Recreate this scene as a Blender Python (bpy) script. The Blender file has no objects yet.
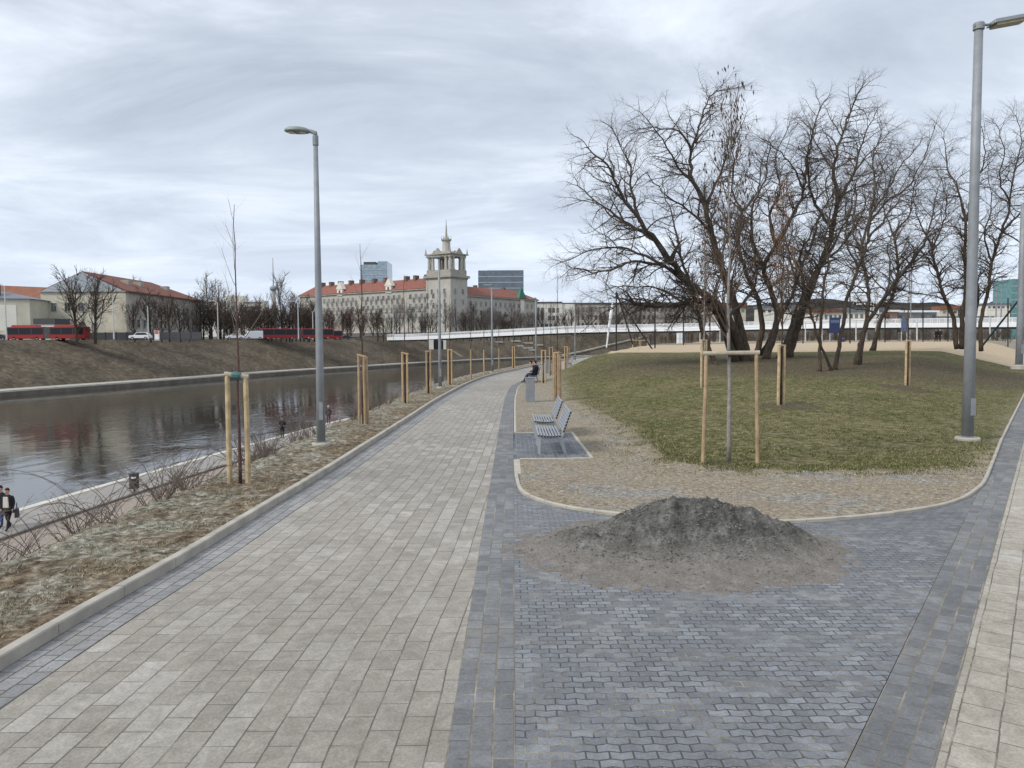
import bpy, bmesh, math, random
import numpy as np
from mathutils import Vector, Matrix, noise, geometry
R = math.radians
C = bpy.context.scene.collection
scene = bpy.context.scene
rng = random.Random(7)

# ------------------------------------------------------------------ camera
F = 770.0; CH = 2.5; PITCH = math.atan(42/770); ROLL = R(0.3)
fw = Vector((0, math.cos(PITCH), -math.sin(PITCH)))
r0 = Vector((1, 0, 0)); u0 = Vector((0, math.sin(PITCH), math.cos(PITCH)))
rt = r0*math.cos(ROLL) - u0*math.sin(ROLL); up = u0*math.cos(ROLL) + r0*math.sin(ROLL)
cam_d = bpy.data.cameras.new('camera'); cam = bpy.data.objects.new('camera', cam_d); C.objects.link(cam)
cam_d.sensor_width = 36; cam_d.lens = F/1024*36; cam_d.clip_start = 0.1; cam_d.clip_end = 9000
m = Matrix((rt, up, -fw)).transposed().to_4x4(); m.translation = (0, 0, CH); cam.matrix_world = m
scene.camera = cam
EYE = Vector((0, 0, CH))
def ray(px, py): return fw + rt*((px-512)/F) + up*((384-py)/F)
def at(px, py, z=0.0):                    # point of a level plane seen at a pixel
    d = ray(px, py); return EYE + d*((z-CH)/d.z)
def atY(px, py, Y):                       # point at a given distance
    d = ray(px, py); return EYE + d*(Y/d.y)
def interp(tab, x):
    if x <= tab[0][0]:
        a, b = tab[0], tab[1]
    elif x >= tab[-1][0]:
        a, b = tab[-2], tab[-1]
    else:
        for a, b in zip(tab, tab[1:]):
            if x <= b[0]: break
    return a[1] + (b[1]-a[1])*(x-a[0])/(b[0]-a[0])
def clampi(tab, x): return interp(tab, min(max(x, tab[0][0]), tab[-1][0]))
def sstep(a, b, x):
    t = min(max((x-a)/(b-a), 0), 1); return t*t*(3-2*t)
def catmull(pts, n):
    pts = [Vector(p) for p in pts]; P = [pts[0]*2-pts[1]] + pts + [pts[-1]*2-pts[-2]]; out = []
    for i in range(1, len(P)-2):
        for k in range(n):
            t = k/n; a, b, c, d = P[i-1], P[i], P[i+1], P[i+2]
            out.append(0.5*((2*b)+(c-a)*t+(2*a-5*b+4*c-d)*t*t+(3*b-a-3*c+d)*t**3))
    out.append(pts[-1]); return out

# ------------------------------------------------------------------ objects
def tag(o, label=None, cat=None, group=None, kind=None):
    if label: o['label'] = label
    if cat: o['category'] = cat
    if group: o['group'] = group
    if kind: o['kind'] = kind
    return o
def empty(name, loc, rz=0, label=None, cat=None, group=None):
    o = bpy.data.objects.new(name, None); C.objects.link(o); o.location = loc; o.rotation_euler = (0, 0, rz)
    o.empty_display_size = .2
    return tag(o, label, cat, group)
class MB:
    def __init__(s): s.v = []; s.f = []; s.m = []; s.uv = None
    def quadgrid(s, rows, mat=0, closed=False):
        b = len(s.v); n = len(rows[0])
        for r in rows: s.v += [tuple(p) for p in r]
        for i in range(len(rows)-1):
            for j in range(n if closed else n-1):
                k = (j+1) % n
                s.f.append((b+i*n+j, b+i*n+k, b+(i+1)*n+k, b+(i+1)*n+j)); s.m.append(mat)
        return b
    def tube(s, pts, rad, n=6, mat=0, cap=True):
        pts = [Vector(p) for p in pts]; rows = []
        d = (pts[1]-pts[0]).normalized()
        a = d.orthogonal().normalized()
        for i, p in enumerate(pts):
            t = (pts[min(i+1, len(pts)-1)]-pts[max(i-1, 0)])
            if t.length > 1e-9: d = t.normalized()
            a = (a-d*a.dot(d))
            a = a.normalized() if a.length > 1e-6 else d.orthogonal().normalized()
            bb = d.cross(a); r = rad[i] if hasattr(rad, '__len__') else rad
            rows.append([p+(a*math.cos(2*math.pi*k/n)+bb*math.sin(2*math.pi*k/n))*r for k in range(n)])
        b = s.quadgrid(rows, mat, True)
        if cap:
            s.f.append(tuple(b+k for k in range(n))[::-1]); s.m.append(mat)
            e = b+(len(rows)-1)*n; s.f.append(tuple(e+k for k in range(n))); s.m.append(mat)
    def box(s, c, size, mat=0, M=None, taper=1.0):
        x, y, z = size[0]/2, size[1]/2, size[2]/2; b = len(s.v)
        for k, (i, j, l) in enumerate([(-1,-1,-1),(1,-1,-1),(1,1,-1),(-1,1,-1),(-1,-1,1),(1,-1,1),(1,1,1),(-1,1,1)]):
            t = taper if l > 0 else 1
            p = Vector((i*x*t, j*y*t, l*z))
            if M is not None: p = M @ p
            s.v.append(tuple(p+Vector(c)))
        for q in [(0,3,2,1),(4,5,6,7),(0,1,5,4),(1,2,6,5),(2,3,7,6),(3,0,4,7)]:
            s.f.append(tuple(b+i for i in q)); s.m.append(mat)
    def span(s, a, b_, mat=0):            # box by two corners
        a = Vector(a); b_ = Vector(b_); s.box((a+b_)/2, [abs(t) for t in (b_-a)], mat)
    def poly(s, pts, mat=0):
        b = len(s.v); s.v += [tuple(p) for p in pts]; s.f.append(tuple(range(b, b+len(pts)))); s.m.append(mat)
    def prism(s, prof, axis, t0, t1, mat=0):   # closed profile of 2-D points swept along axis
        def P(a, b, t): return (t, a, b) if axis == 'x' else ((a, t, b) if axis == 'y' else (a, b, t))
        b0 = len(s.v); n = len(prof)
        s.v += [P(a, b, t0) for a, b in prof] + [P(a, b, t1) for a, b in prof]
        for i in range(n):
            j = (i+1) % n; s.f.append((b0+i, b0+j, b0+n+j, b0+n+i)); s.m.append(mat)
        s.f.append(tuple(b0+i for i in range(n))[::-1]); s.m.append(mat)
        s.f.append(tuple(b0+n+i for i in range(n))); s.m.append(mat)
    def mesh(s, name, mats, smooth=False):
        me = bpy.data.meshes.new(name); me.from_pydata(s.v, [], s.f)
        if not isinstance(mats, (list, tuple)): mats = [mats]
        for mt in mats: me.materials.append(mt)
        if len(mats) > 1: me.polygons.foreach_set('material_index', s.m)
        if smooth: me.polygons.foreach_set('use_smooth', [True]*len(s.f))
        me.update(); return me
    def build(s, name, mats, parent=None, smooth=False, bevel=0):
        me = s.mesh(name, mats, smooth)
        if not s.uvdone(): pass
        bm = bmesh.new(); bm.from_mesh(me)
        if len(s.f) < 20000: bmesh.ops.recalc_face_normals(bm, faces=bm.faces)
        if bevel:
            bmesh.ops.bevel(bm, geom=[e for e in bm.edges], offset=bevel, segments=1, affect='EDGES')
        bm.to_mesh(me); bm.free()
        o = bpy.data.objects.new(name, me); C.objects.link(o)
        if parent: o.parent = parent
        return o
    def uvdone(s): return True
def copy_tree(o, parent=None):
    c = o.copy(); C.objects.link(c)
    if parent is not None: c.parent = parent
    for ch in list(o.children): copy_tree(ch, c)
    return c
def xf(o, loc, rz=0, s=1): o.location = loc; o.rotation_euler = (0, 0, rz); o.scale = (s, s, s); return o

# ------------------------------------------------------------------ materials
def newmat(name):
    mt = bpy.data.materials.new(name); mt.use_nodes = True; nt = mt.node_tree
    b = nt.nodes['Principled BSDF']; return mt, nt, b
def N(nt, t, **k):
    n = nt.nodes.new(t)
    for a, v in k.items():
        if a in n.inputs: n.inputs[a].default_value = v
        else: setattr(n, a, v)
    return n
def rampn(nt, fac, stops, interp_='LINEAR'):
    r = nt.nodes.new('ShaderNodeValToRGB'); r.color_ramp.interpolation = interp_
    el = r.color_ramp.elements
    while len(el) < len(stops): el.new(.5)
    for e, (p, c) in zip(el, stops): e.position = p; e.color = tuple(c)+(1,) if len(c) == 3 else c
    nt.links.new(fac, r.inputs[0]); return r.outputs[0]
def math_(nt, op, a, b=None):
    n = nt.nodes.new('ShaderNodeMath'); n.operation = op
    for i, v in enumerate((a, b)):
        if v is None: continue
        if hasattr(v, 'is_linked'): nt.links.new(v, n.inputs[i])
        else: n.inputs[i].default_value = v
    return n.outputs[0]
def mixc(nt, fac, a, b, mode='MIX'):
    n = nt.nodes.new('ShaderNodeMix'); n.data_type = 'RGBA'; n.blend_type = mode
    for i, v in ((0, fac), (6, a), (7, b)):
        if hasattr(v, 'is_linked'): nt.links.new(v, n.inputs[i])
        else: n.inputs[i].default_value = (tuple(v)+(1,) if i and len(v) == 3 else v)
    return n.outputs[2]
def noisen(nt, vec, scale, detail=4, rough=.55, dist=0):
    n = N(nt, 'ShaderNodeTexNoise', Scale=scale, Detail=detail, Roughness=rough, Distortion=dist)
    if vec is not None: nt.links.new(vec, n.inputs['Vector'])
    return n.outputs['Fac']
def bump(nt, b, h, strength, dist):
    n = N(nt, 'ShaderNodeBump', Strength=strength, Distance=dist); nt.links.new(h, n.inputs['Height'])
    nt.links.new(n.outputs[0], b.inputs['Normal'])
def simple(name, col, rough=.7, metal=0, var=.15, scale=6, bmp=0, spec=.4, alpha=None):
    mt, nt, b = newmat(name); tc = N(nt, 'ShaderNodeTexCoord')
    f = noisen(nt, tc.outputs['Object'], scale, 5)
    lo = tuple(c*(1-var) for c in col); hi = tuple(min(1, c*(1+var)) for c in col)
    nt.links.new(rampn(nt, f, [(.3, lo), (.7, hi)]), b.inputs['Base Color'])
    b.inputs['Roughness'].default_value = rough; b.inputs['Metallic'].default_value = metal
    b.inputs['Specular IOR Level'].default_value = spec
    if bmp: bump(nt, b, noisen(nt, tc.outputs['Object'], scale*6, 4), .6, bmp)
    return mt
def ground(name, stops, scale, bscale, bdist, rough=.95, extra=None):
    mt, nt, b = newmat(name); tc = N(nt, 'ShaderNodeTexCoord'); v = tc.outputs['Object']
    f = noisen(nt, v, scale, 8, .68, .3)
    col = rampn(nt, f, stops)
    f2 = noisen(nt, v, scale*.12, 3)
    col = mixc(nt, 1, col, rampn(nt, f2, [(.35, (.72, .72, .72)), (.65, (1.15, 1.15, 1.15))]), 'MULTIPLY')
    nt.links.new(col, b.inputs['Base Color']); b.inputs['Roughness'].default_value = rough
    b.inputs['Specular IOR Level'].default_value = .15
    if bdist: bump(nt, b, noisen(nt, v, bscale, 6, .7), 1, bdist)
    return mt
def pavers(name, c1, c2, joint, bw, bh, ms, light, zig=0, offset=.5, big=.35, dirt=None, rough=.75, rowline=None):
    mt, nt, b = newmat(name); tc = N(nt, 'ShaderNodeTexCoord'); uv = tc.outputs['UV']; v = uv
    sx = N(nt, 'ShaderNodeSeparateXYZ'); nt.links.new(uv, sx.inputs[0])
    # small irregularities of the laying
    wob = N(nt, 'ShaderNodeTexNoise', Scale=1.1, Detail=1); nt.links.new(uv, wob.inputs['Vector'])
    ed2 = N(nt, 'ShaderNodeTexNoise', Scale=14, Detail=3); nt.links.new(uv, ed2.inputs['Vector'])
    wy = math_(nt, 'ADD', math_(nt, 'MULTIPLY', math_(nt, 'SUBTRACT', wob.outputs['Fac'], .5), .03), math_(nt, 'MULTIPLY', math_(nt, 'SUBTRACT', ed2.outputs['Fac'], .5), .012))
    yy = math_(nt, 'ADD', sx.outputs[1], wy)
    if zig:
        t = math_(nt, 'PINGPONG', sx.outputs[0], bw/2)
        yy = math_(nt, 'ADD', yy, math_(nt, 'MULTIPLY', t, zig))
    cb = N(nt, 'ShaderNodeCombineXYZ'); nt.links.new(sx.outputs[0], cb.inputs[0]); nt.links.new(yy, cb.inputs[1]); v = cb.outputs[0]
    br = N(nt, 'ShaderNodeTexBrick', offset=offset, offset_frequency=2, squash=1.0)
    br.inputs['Scale'].default_value = 1; br.inputs['Brick Width'].default_value = bw; br.inputs['Row Height'].default_value = bh
    br.inputs['Mortar Size'].default_value = ms; br.inputs['Mortar Smooth'].default_value = .35; br.inputs['Bias'].default_value = 0
    br.inputs['Color1'].default_value = (0, 0, 0, 1); br.inputs['Color2'].default_value = (1, 1, 1, 1); br.inputs['Mortar'].default_value = (.5, .5, .5, 1)
    nt.links.new(v, br.inputs['Vector'])
    per = br.outputs['Color']; fac = br.outputs['Fac']
    base = mixc(nt, per, c1, c2)
    # patches of paler stones, one stone at a time
    nz = noisen(nt, uv, big, 3, .6)
    pal = math_(nt, 'MULTIPLY', math_(nt, 'GREATER_THAN', per, .62), rampn(nt, nz, [(.44, (0, 0, 0)), (.62, (1, 1, 1))]))
    base = mixc(nt, math_(nt, 'MULTIPLY', pal, .45), base, light)
    wash = noisen(nt, uv, .16, 3, .6)
    base = mixc(nt, 1, base, rampn(nt, wash, [(.36, (.90, .89, .87)), (.62, (1.12, 1.11, 1.10))]), 'MULTIPLY')
    f1 = noisen(nt, uv, 5.5, 8, .75, .6)
    base = mixc(nt, 1, base, rampn(nt, f1, [(.36, (.84, .83, .81)), (.50, (1.02, 1.02, 1.02)), (.64, (1.24, 1.24, 1.24))]), 'MULTIPLY')
    f2 = noisen(nt, uv, 45, 6, .75)
    base = mixc(nt, 1, base, rampn(nt, f2, [(.28, (.70, .70, .70)), (.72, (1.28, 1.28, 1.28))]), 'MULTIPLY')
    spill = noisen(nt, uv, .9, 7, .72, .6)
    base = mixc(nt, rampn(nt, spill, [(.56, (0, 0, 0)), (.72, (.38, .38, .38))]), base, (.33, .30, .25))
    spot = noisen(nt, uv, 3.2, 5, .7, .3)
    base = mixc(nt, 1, base, rampn(nt, spot, [(.24, (.75, .74, .73)), (.34, (1, 1, 1))]), 'MULTIPLY')
    # sand left lying on the joints in places
    jn = noisen(nt, uv, 1.7, 4, .7)
    jc = mixc(nt, rampn(nt, jn, [(.48, (0, 0, 0)), (.66, (1, 1, 1))]), joint, dirt or joint)
    col = mixc(nt, fac, base, jc)
    nt.links.new(col, b.inputs['Base Color']); b.inputs['Roughness'].default_value = rough
    b.inputs['Specular IOR Level'].default_value = .35
    if rowline:
        fr_ = math_(nt, 'PINGPONG', math_(nt, 'DIVIDE', yy, bh), .5)
        ln = rampn(nt, fr_, [(0, (1, 1, 1)), (.0045/bh*1.0, (1, 1, 1)), (.010/bh, (0, 0, 0))])
        nl = rampn(nt, noisen(nt, uv, 2.2, 4, .7), [(.3, (.35, .35, .35)), (.6, (1, 1, 1))])
        col = mixc(nt, math_(nt, 'MULTIPLY', math_(nt, 'MULTIPLY', ln, nl), .42), col, rowline)
        nt.links.new(col, b.inputs['Base Color'])
    h = math_(nt, 'ADD', math_(nt, 'MULTIPLY', math_(nt, 'SUBTRACT', 1, fac), 1.0), math_(nt, 'ADD', math_(nt, 'MULTIPLY', f2, .25), math_(nt, 'MULTIPLY', per, .25)))
    bump(nt, b, h, .7, .006)
    return mt
def attrmat(name, attr, rough=.8):
    mt, nt, b = newmat(name); a = N(nt, 'ShaderNodeAttribute', attribute_name=attr)
    nt.links.new(a.outputs['Color'], b.inputs['Base Color']); b.inputs['Roughness'].default_value = rough
    b.inputs['Specular IOR Level'].default_value = .15
    return mt
def bark(name, c1, c2, sc=9):
    mt, nt, b = newmat(name); tc = N(nt, 'ShaderNodeTexCoord')
    mp = N(nt, 'ShaderNodeMapping'); mp.inputs['Scale'].default_value = (1, 1, .25); nt.links.new(tc.outputs['Object'], mp.inputs[0])
    f = noisen(nt, mp.outputs[0], sc, 6, .7)
    nt.links.new(rampn(nt, f, [(.3, c1), (.7, c2)]), b.inputs['Base Color']); b.inputs['Roughness'].default_value = .9
    b.inputs['Specular IOR Level'].default_value = .15
    bump(nt, b, noisen(nt, mp.outputs[0], sc*2, 5, .7), 1, .02); return mt

M = dict(
 path=pavers('slab_paving', (.238, .219, .190), (.282, .262, .231), (.095, .086, .074), .37, .200, .0045, (.375, .360, .330), big=.30, dirt=(.30, .27, .23), rough=.7, rowline=(.075, .068, .058)),
 side=pavers('side_slab_paving', (.30, .275, .232), (.35, .325, .28), (.12, .11, .095), .32, .24, .006, (.37, .355, .325), big=.3, dirt=(.33, .29, .23)),
 edge=pavers('edge_strip_paving', (.185, .187, .190), (.24, .241, .241), (.065, .065, .066), .21, .139, .006, (.27, .27, .265), big=.5, dirt=(.12, .115, .105), rowline=(.05, .05, .05)),
 strip=pavers('dark_strip_paving', (.118, .124, .131), (.165, .171, .178), (.10, .092, .08), .21, .139, .007, (.21, .217, .222), big=.5, dirt=(.36, .32, .25), rowline=(.27, .235, .175)),
 zig=pavers('dark_block_paving', (.122, .130, .142), (.168, .178, .192), (.055, .054, .052), .145, .088, .0065, (.225, .238, .255), zig=.24, big=.8, dirt=(.30, .265, .20), rough=.62),
 pad=pavers('pad_paving', (.085, .095, .115), (.13, .145, .165), (.17, .17, .17), .2, .1, .007, (.2, .21, .23), big=.5, dirt=(.3, .28, .24)),
 kerb=simple('kerb_concrete', (.36, .335, .29), .85, var=.2, scale=3, bmp=.004),
 kerbpale=simple('pale_kerb_concrete', (.38, .355, .30), .85, var=.15, scale=3, bmp=.003),
 conc=simple('concrete', (.40, .38, .345), .9, var=.2, scale=.6, bmp=.01),
 coping=simple('coping_stone', (.52, .50, .44), .9, var=.15, scale=.8, bmp=.01),
 leg=simple('light_grey_steel', (.36, .38, .40), .55, .1, var=.1),
 galv=simple('galvanised_steel', (.235, .25, .262), .6, .2, var=.12, scale=5),
 galvdark=simple('dark_grey_steel', (.20, .225, .24), .45, .35, var=.1, scale=5),
 lampbody=simple('lamp_housing_grey', (.22, .245, .24), .5, .2, var=.1),
 lampglass=simple('lamp_lens', (.42, .40, .34), .25, 0, var=.1),
 lampdiff=simple('dirty_amber_diffuser', (.27, .23, .13), .3, 0, var=.25, scale=8),
 benchslat=simple('grey_painted_slat', (.25, .27, .30), .45, .0, var=.12),
 benchend=simple('dark_slat_end', (.025, .028, .034), .6, 0, var=.1),
 bin=simple('bin_grey_metal', (.24, .25, .265), .6, .2, var=.1, scale=3),
 black=simple('black_rubber', (.015, .015, .016), .7, 0, var=.2),
 stake=simple('pine_stake', (.44, .31, .17), .8, var=.25, scale=5, bmp=.004),
 stakeb=simple('weathered_stake', (.35, .25, .15), .85, var=.3, scale=5, bmp=.004),
 stakey=simple('yellow_pine_stake', (.43, .325, .19), .8, var=.35, scale=5, bmp=.004),
 stakegrey=simple('grey_round_stake', (.36, .32, .25), .85, var=.25, scale=6, bmp=.004),
 teal=simple('teal_strap', (.05, .13, .12), .6),
 bark=bark('dark_bark', (.026, .020, .015), (.115, .090, .068)),
 barkb=bark('brown_bark', (.035, .026, .02), (.10, .078, .058)),
 twig=simple('dark_twig', (.072, .056, .044), .9, var=.3, scale=2),
 twigb=simple('brown_twig', (.085, .060, .045), .9, var=.3, scale=2),
 twigr=simple('red_brown_twig', (.085, .050, .042), .9, var=.3, scale=2),
 twigg=simple('grey_twig', (.16, .145, .13), .9, var=.25, scale=2),
 sapred=simple('red_brown_sapling_bark', (.09, .045, .038), .7, var=.35, scale=12),
 sapgrey=simple('grey_sapling_bark', (.24, .22, .20), .75, var=.3, scale=14, bmp=.003),
 pod=simple('dry_brown_pod', (.075, .050, .035), .8, var=.4, scale=3),
 podb=simple('dry_rust_leaf', (.17, .095, .055), .8, var=.4, scale=3),
 reed=simple('shrub_stem', (.13, .100, .082), .85, var=.4, scale=4),
 farslope=ground('far_bank_grass', [(.32, (.060, .048, .034)), (.5, (.105, .086, .062)), (.68, (.170, .145, .108))], 1.1, 3, .12),
 cityground=ground('city_ground', [(.3, (.07, .065, .055)), (.7, (.13, .12, .10))], .05, 1, 0),
 rough=ground('rough_ground', [(.3, (.10, .085, .055)), (.7, (.20, .17, .115))], .3, 3, .05),
 white=simple('white_paint', (.74, .75, .76), .5, var=.06),
 shade=simple('dark_underside', (.07, .075, .08), .8),
)
# ------------------------------------------------------------------ plan curves, X as a function of Y
LT = [(0,-4.0),(5.9,-3.93),(8.7,-3.76),(11.7,-3.66),(14.6,-3.55),(24.5,-3.34),(34.3,-3.15),(48.4,-2.45),(60,-1.15),(75,1.5),(87,3.8),(100,6.3),(130,13.5),(170,26),(250,52),(400,118),(600,255),(900,520)]
RT = [(0,0.0),(29,.06),(37,.16),(42,.30),(46,.62),(55,1.9),(69,4.7),(77,6.6),(87,9.2),(100,12.6),(130,20.5),(170,33),(250,60),(400,128),(600,268),(900,540)]
WT = [(-30,-25.5),(0,-25),(20,-24),(36,-22.8),(51,-20.8),(71,-17.8),(78,-16.4),(100,-11.5),(130,-4),(170,8),(230,28),(300,56),(400,104),(600,235),(900,500)]
def smoothtab(T):
    pts = catmull([(x, y, 0) for x, y in T], 8); return [(p.x, p.y) for p in pts]
LT, RT, WT = smoothtab(LT), smoothtab(RT), smoothtab(WT)
Lx = lambda Y: interp(LT, Y)
Rx = lambda Y: interp(RT, Y)
Wx = lambda Y: interp(WT, Y)
def slopex(fn, Y): return (fn(Y+.5)-fn(Y-.5))
ZW = -5.1; ZR = -6.1
def stations(y0, y1, s0, grow):
    out = [y0]; s = s0
    while out[-1] < y1: out.append(min(y1, out[-1]+s)); s = max(s0, out[-1]*grow)
    return out
def uvmesh(name, rows, uvs, mat, kind='structure'):
    """sheet through rows of points, with uv in metres"""
    v = [tuple(p) for r in rows for p in r]; n = len(rows[0]); f = []
    fl = [uv for r in uvs for uv in r]
    for i in range(len(rows)-1):
        for j in range(n-1): f.append((i*n+j, i*n+j+1, (i+1)*n+j+1, (i+1)*n+j))
    me = bpy.data.meshes.new(name); me.from_pydata(v, [], f); me.materials.append(mat)
    ul = me.uv_layers.new(name='UVMap')
    for lp in me.loops: ul.data[lp.index].uv = fl[lp.vertex_index]
    me.update(); o = bpy.data.objects.new(name, me); C.objects.link(o)
    if kind: o['kind'] = kind
    return o
def ribbon(name, xa, xb, z, mat, ys, nv=5, uflip=True):
    rows, uvs = [], []; s = 0; px = None
    for Y in ys:
        a, b = xa(Y), xb(Y); c = (a+b)/2
        if px is not None: s += math.hypot(c-px[0], Y-px[1])
        px = (c, Y); dx = slopex(xa, Y); w = 1/math.hypot(1, dx)
        rows.append([Vector((a+(b-a)*k/(nv-1), Y, z)) for k in range(nv)])
        uvs.append([(s, (b-a)*w*k/(nv-1)) for k in range(nv)])
    return uvmesh(name, rows, uvs, mat)
ys = stations(.4, 260, .5, .02)
R1 = lambda Y: Rx(Y)-.42*math.hypot(1, slopex(Rx, Y))
L1 = lambda Y: Lx(Y)+.42*math.hypot(1, slopex(Lx, Y))
ribbon('riverside_path', L1, R1, 0, M['path'], ys)
ribbon('path_border_strip', R1, Rx, .002, M['strip'], ys, 3)
ribbon('path_edge_strip', Lx, L1, .002, M['edge'], ys, 3)
# river-side kerb with joints and a chamfer
def kerb(name, pts, w, h, mat, out=1, z0=-.05, piece=1.0):
    """kerb stones laid along a line, each of them `piece` long; out = side it widens to"""
    pts = [Vector(p) for p in pts]; acc = [0]
    for a, b in zip(pts, pts[1:]): acc.append(acc[-1]+(b-a).length)
    def pos(s):
        for i in range(len(pts)-1):
            if s <= acc[i+1] or i == len(pts)-2:
                t = (s-acc[i])/max(1e-6, acc[i+1]-acc[i]); return pts[i].lerp(pts[i+1], t), (pts[i+1]-pts[i]).normalized()
    mb = MB(); s = 0
    while s < acc[-1]-.02:
        e = min(acc[-1], s+piece); n = 2 if piece < 1.6 else 3; rows = []
        dz = rng.uniform(-.004, .004)
        for k in range(n+1):
            p, d = pos(s+.004+(e-s-.008)*k/n); nrm = Vector((d.y, -d.x, 0))*out
            rows.append([p+nrm*0+Vector((0,0,z0)), p+Vector((0,0,h-.012+dz)), p+nrm*.012+Vector((0,0,h+dz)), p+nrm*(w-.01)+Vector((0,0,h+dz)), p+nrm*w+Vector((0,0,h-.01+dz)), p+nrm*w+Vector((0,0,z0))])
        b = mb.quadgrid(rows)
        mb.f.append(tuple(b+k for k in range(6))); mb.m.append(0)
        q = b+n*6; mb.f.append(tuple(q+k for k in range(6))[::-1]); mb.m.append(0)
        s = e
    o = mb.build(name, mat); o['kind'] = 'structure'; return o
kerb('river_side_kerb', [(Lx(Y), Y, 0) for Y in stations(.5, 180, .5, .03)], .11, .115, M['kerb'], out=-1)

# --- verge and river bank slope, lower walkway, quay
def n3(x, y, s, o=4): return noise.fractal(Vector((x*s, y*s, 3.1)), .8, 2.0, o)
def bankz(w, X, Y, run):
    b = .045 + .035*n3(X, Y, .7) + .018*n3(X, Y, 5) if w > .02 else .04
    if w > .2: b += .028*noise.noise(Vector((X*9, Y*9, 2)))+.02*abs(noise.noise(Vector((X*4, Y*4, 8))))
    if w < 1.55: z = b
    else:
        t = (w-1.55); z = b - min(.35*t*t, 1e9) if t < .8 else b-.224-(t-.8)*((-ZW-.15)/(run-2.35))
        z += .12*n3(X, Y, .8)*min(1, t) + .05*n3(X, Y, 3)*min(1, t)
    return max(z, ZW)
cols_v = [.13, .17, .25, .35, .45, .55, .65, .75, .85, .95, 1.05, 1.15, 1.25, 1.35, 1.45, 1.55, 1.65, 1.75, 1.85, 1.95, 2.05, 2.2, 2.4, 2.6, 2.9, 3.2, 3.6, 4, 4.5, 5, 6, 7, 8, 9, 10, 10.8]
def bankrun(Y): return min(10.0, Lx(Y)-Wx(Y)-5.5)
rows = []; uvs = []
for Y in stations(.4, 420, .10, .008):
    run = bankrun(Y); row = []
    for w in cols_v:
        ww = w if w < 2 else 2+(w-2)*(run-2)/8
        X = Lx(Y)-ww; row.append(Vector((X, Y, bankz(ww, X, Y, run))))
    row.append(Vector((Wx(Y)+3.45, Y, ZW-.004))); rows.append(row); uvs.append([(w, Y) for w in cols_v]+[(14, Y)])
mt, nt, b = newmat('dry_verge_grass'); tc = N(nt, 'ShaderNodeTexCoord'); v = tc.outputs['Object']
f = noisen(nt, v, 7, 9, .74, .4); f2 = noisen(nt, v, .7, 5, .65); sw = N(nt, 'ShaderNodeSeparateXYZ'); nt.links.new(tc.outputs['UV'], sw.inputs[0])
f2 = math_(nt, 'ADD', f2, math_(nt, 'MULTIPLY', math_(nt, 'SUBTRACT', math_(nt, 'MINIMUM', sw.outputs[0], 2.2), 1.0), .10))
dirt = rampn(nt, f, [(.36, (.035, .025, .016)), (.46, (.115, .084, .055)), (.55, (.21, .168, .115)), (.66, (.38, .335, .25))])
gry = rampn(nt, f, [(.36, (.055, .046, .032)), (.46, (.165, .152, .115)), (.55, (.31, .30, .25)), (.65, (.52, .51, .46))])
col = mixc(nt, rampn(nt, f2, [(.42, (0, 0, 0)), (.60, (1, 1, 1))]), dirt, gry)
col = mixc(nt, rampn(nt, math_(nt, 'MULTIPLY', sw.outputs[0], .1), [(.5, (0, 0, 0)), (.75, (1, 1, 1))]), col, rampn(nt, f, [(.3, (.22, .185, .155)), (.7, (.38, .33, .285))]))
nt.links.new(col, b.inputs['Base Color']); b.inputs['Roughness'].default_value = .95; b.inputs['Specular IOR Level'].default_value = .1
bump(nt, b, noisen(nt, v, 16, 6, .75), 1, .035)
M['verge'] = mt
uvmesh('river_bank_verge', rows, uvs, M['verge'])
wys = stations(-30, 600, 1.0, .02)
o = ribbon('lower_walkway', lambda Y: Wx(Y)+.45, lambda Y: Wx(Y)+3.4, ZW+.004, simple('worn_asphalt', (.26, .245, .225), .85, var=.12, scale=1.2, bmp=.006), wys)
kerb('walkway_kerb', [(Wx(Y)+3.40, Y, ZW) for Y in wys[:90]], .14, .10, simple('dark_kerb_stone', (.15, .135, .12), .9, var=.25, scale=2), out=1, piece=2)
mb = MB(); rws = []
for Y in wys: x = Wx(Y); rws.append([(x+.45, Y, ZW-.3), (x+.45, Y, ZW+.03), (x, Y, ZW+.03), (x-.0, Y, ZW-.22), (x+.03, Y, ZW-.25)])
mb.quadgrid(rws); o = mb.build('quay_coping', M['coping']); o['kind'] = 'structure'
mb = MB(); rws = [[(Wx(Y)+.03, Y, ZW-.24), (Wx(Y)-.02, Y, ZR-2)] for Y in wys]
mb.quadgrid(rws); M['quaywall'] = simple('quay_wall', (.14, .12, .10), .9, var=.3, scale=.5, bmp=.02)
o = mb.build('quay_wall', M['quaywall']); o['kind'] = 'structure'

# --- river
mt, nt, b = newmat('river_water'); tc = N(nt, 'ShaderNodeTexCoord'); mp = N(nt, 'ShaderNodeMapping')
nt.links.new(tc.outputs['Object'], mp.inputs[0]); mp.inputs['Rotation'].default_value = (0, 0, R(-12)); mp.inputs['Scale'].default_value = (1, .55, 1)
b.inputs['Base Color'].default_value = (.036, .033, .025, 1); b.inputs['Roughness'].default_value = .06; b.inputs['IOR'].default_value = 1.42
b.inputs['Specular IOR Level'].default_value = .5
w1 = noisen(nt, mp.outputs[0], 1.6, 4, .55, .6); w2 = noisen(nt, mp.outputs[0], .16, 3, .5, 1.2); w3 = noisen(nt, mp.outputs[0], .05, 2, .5, .5)
amp = rampn(nt, w3, [(.40, (.25, .25, .25)), (.62, (1, 1, 1))])
h = math_(nt, 'ADD', math_(nt, 'MULTIPLY', math_(nt, 'MULTIPLY', w1, amp), .028), math_(nt, 'MULTIPLY', w2, .05))
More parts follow.
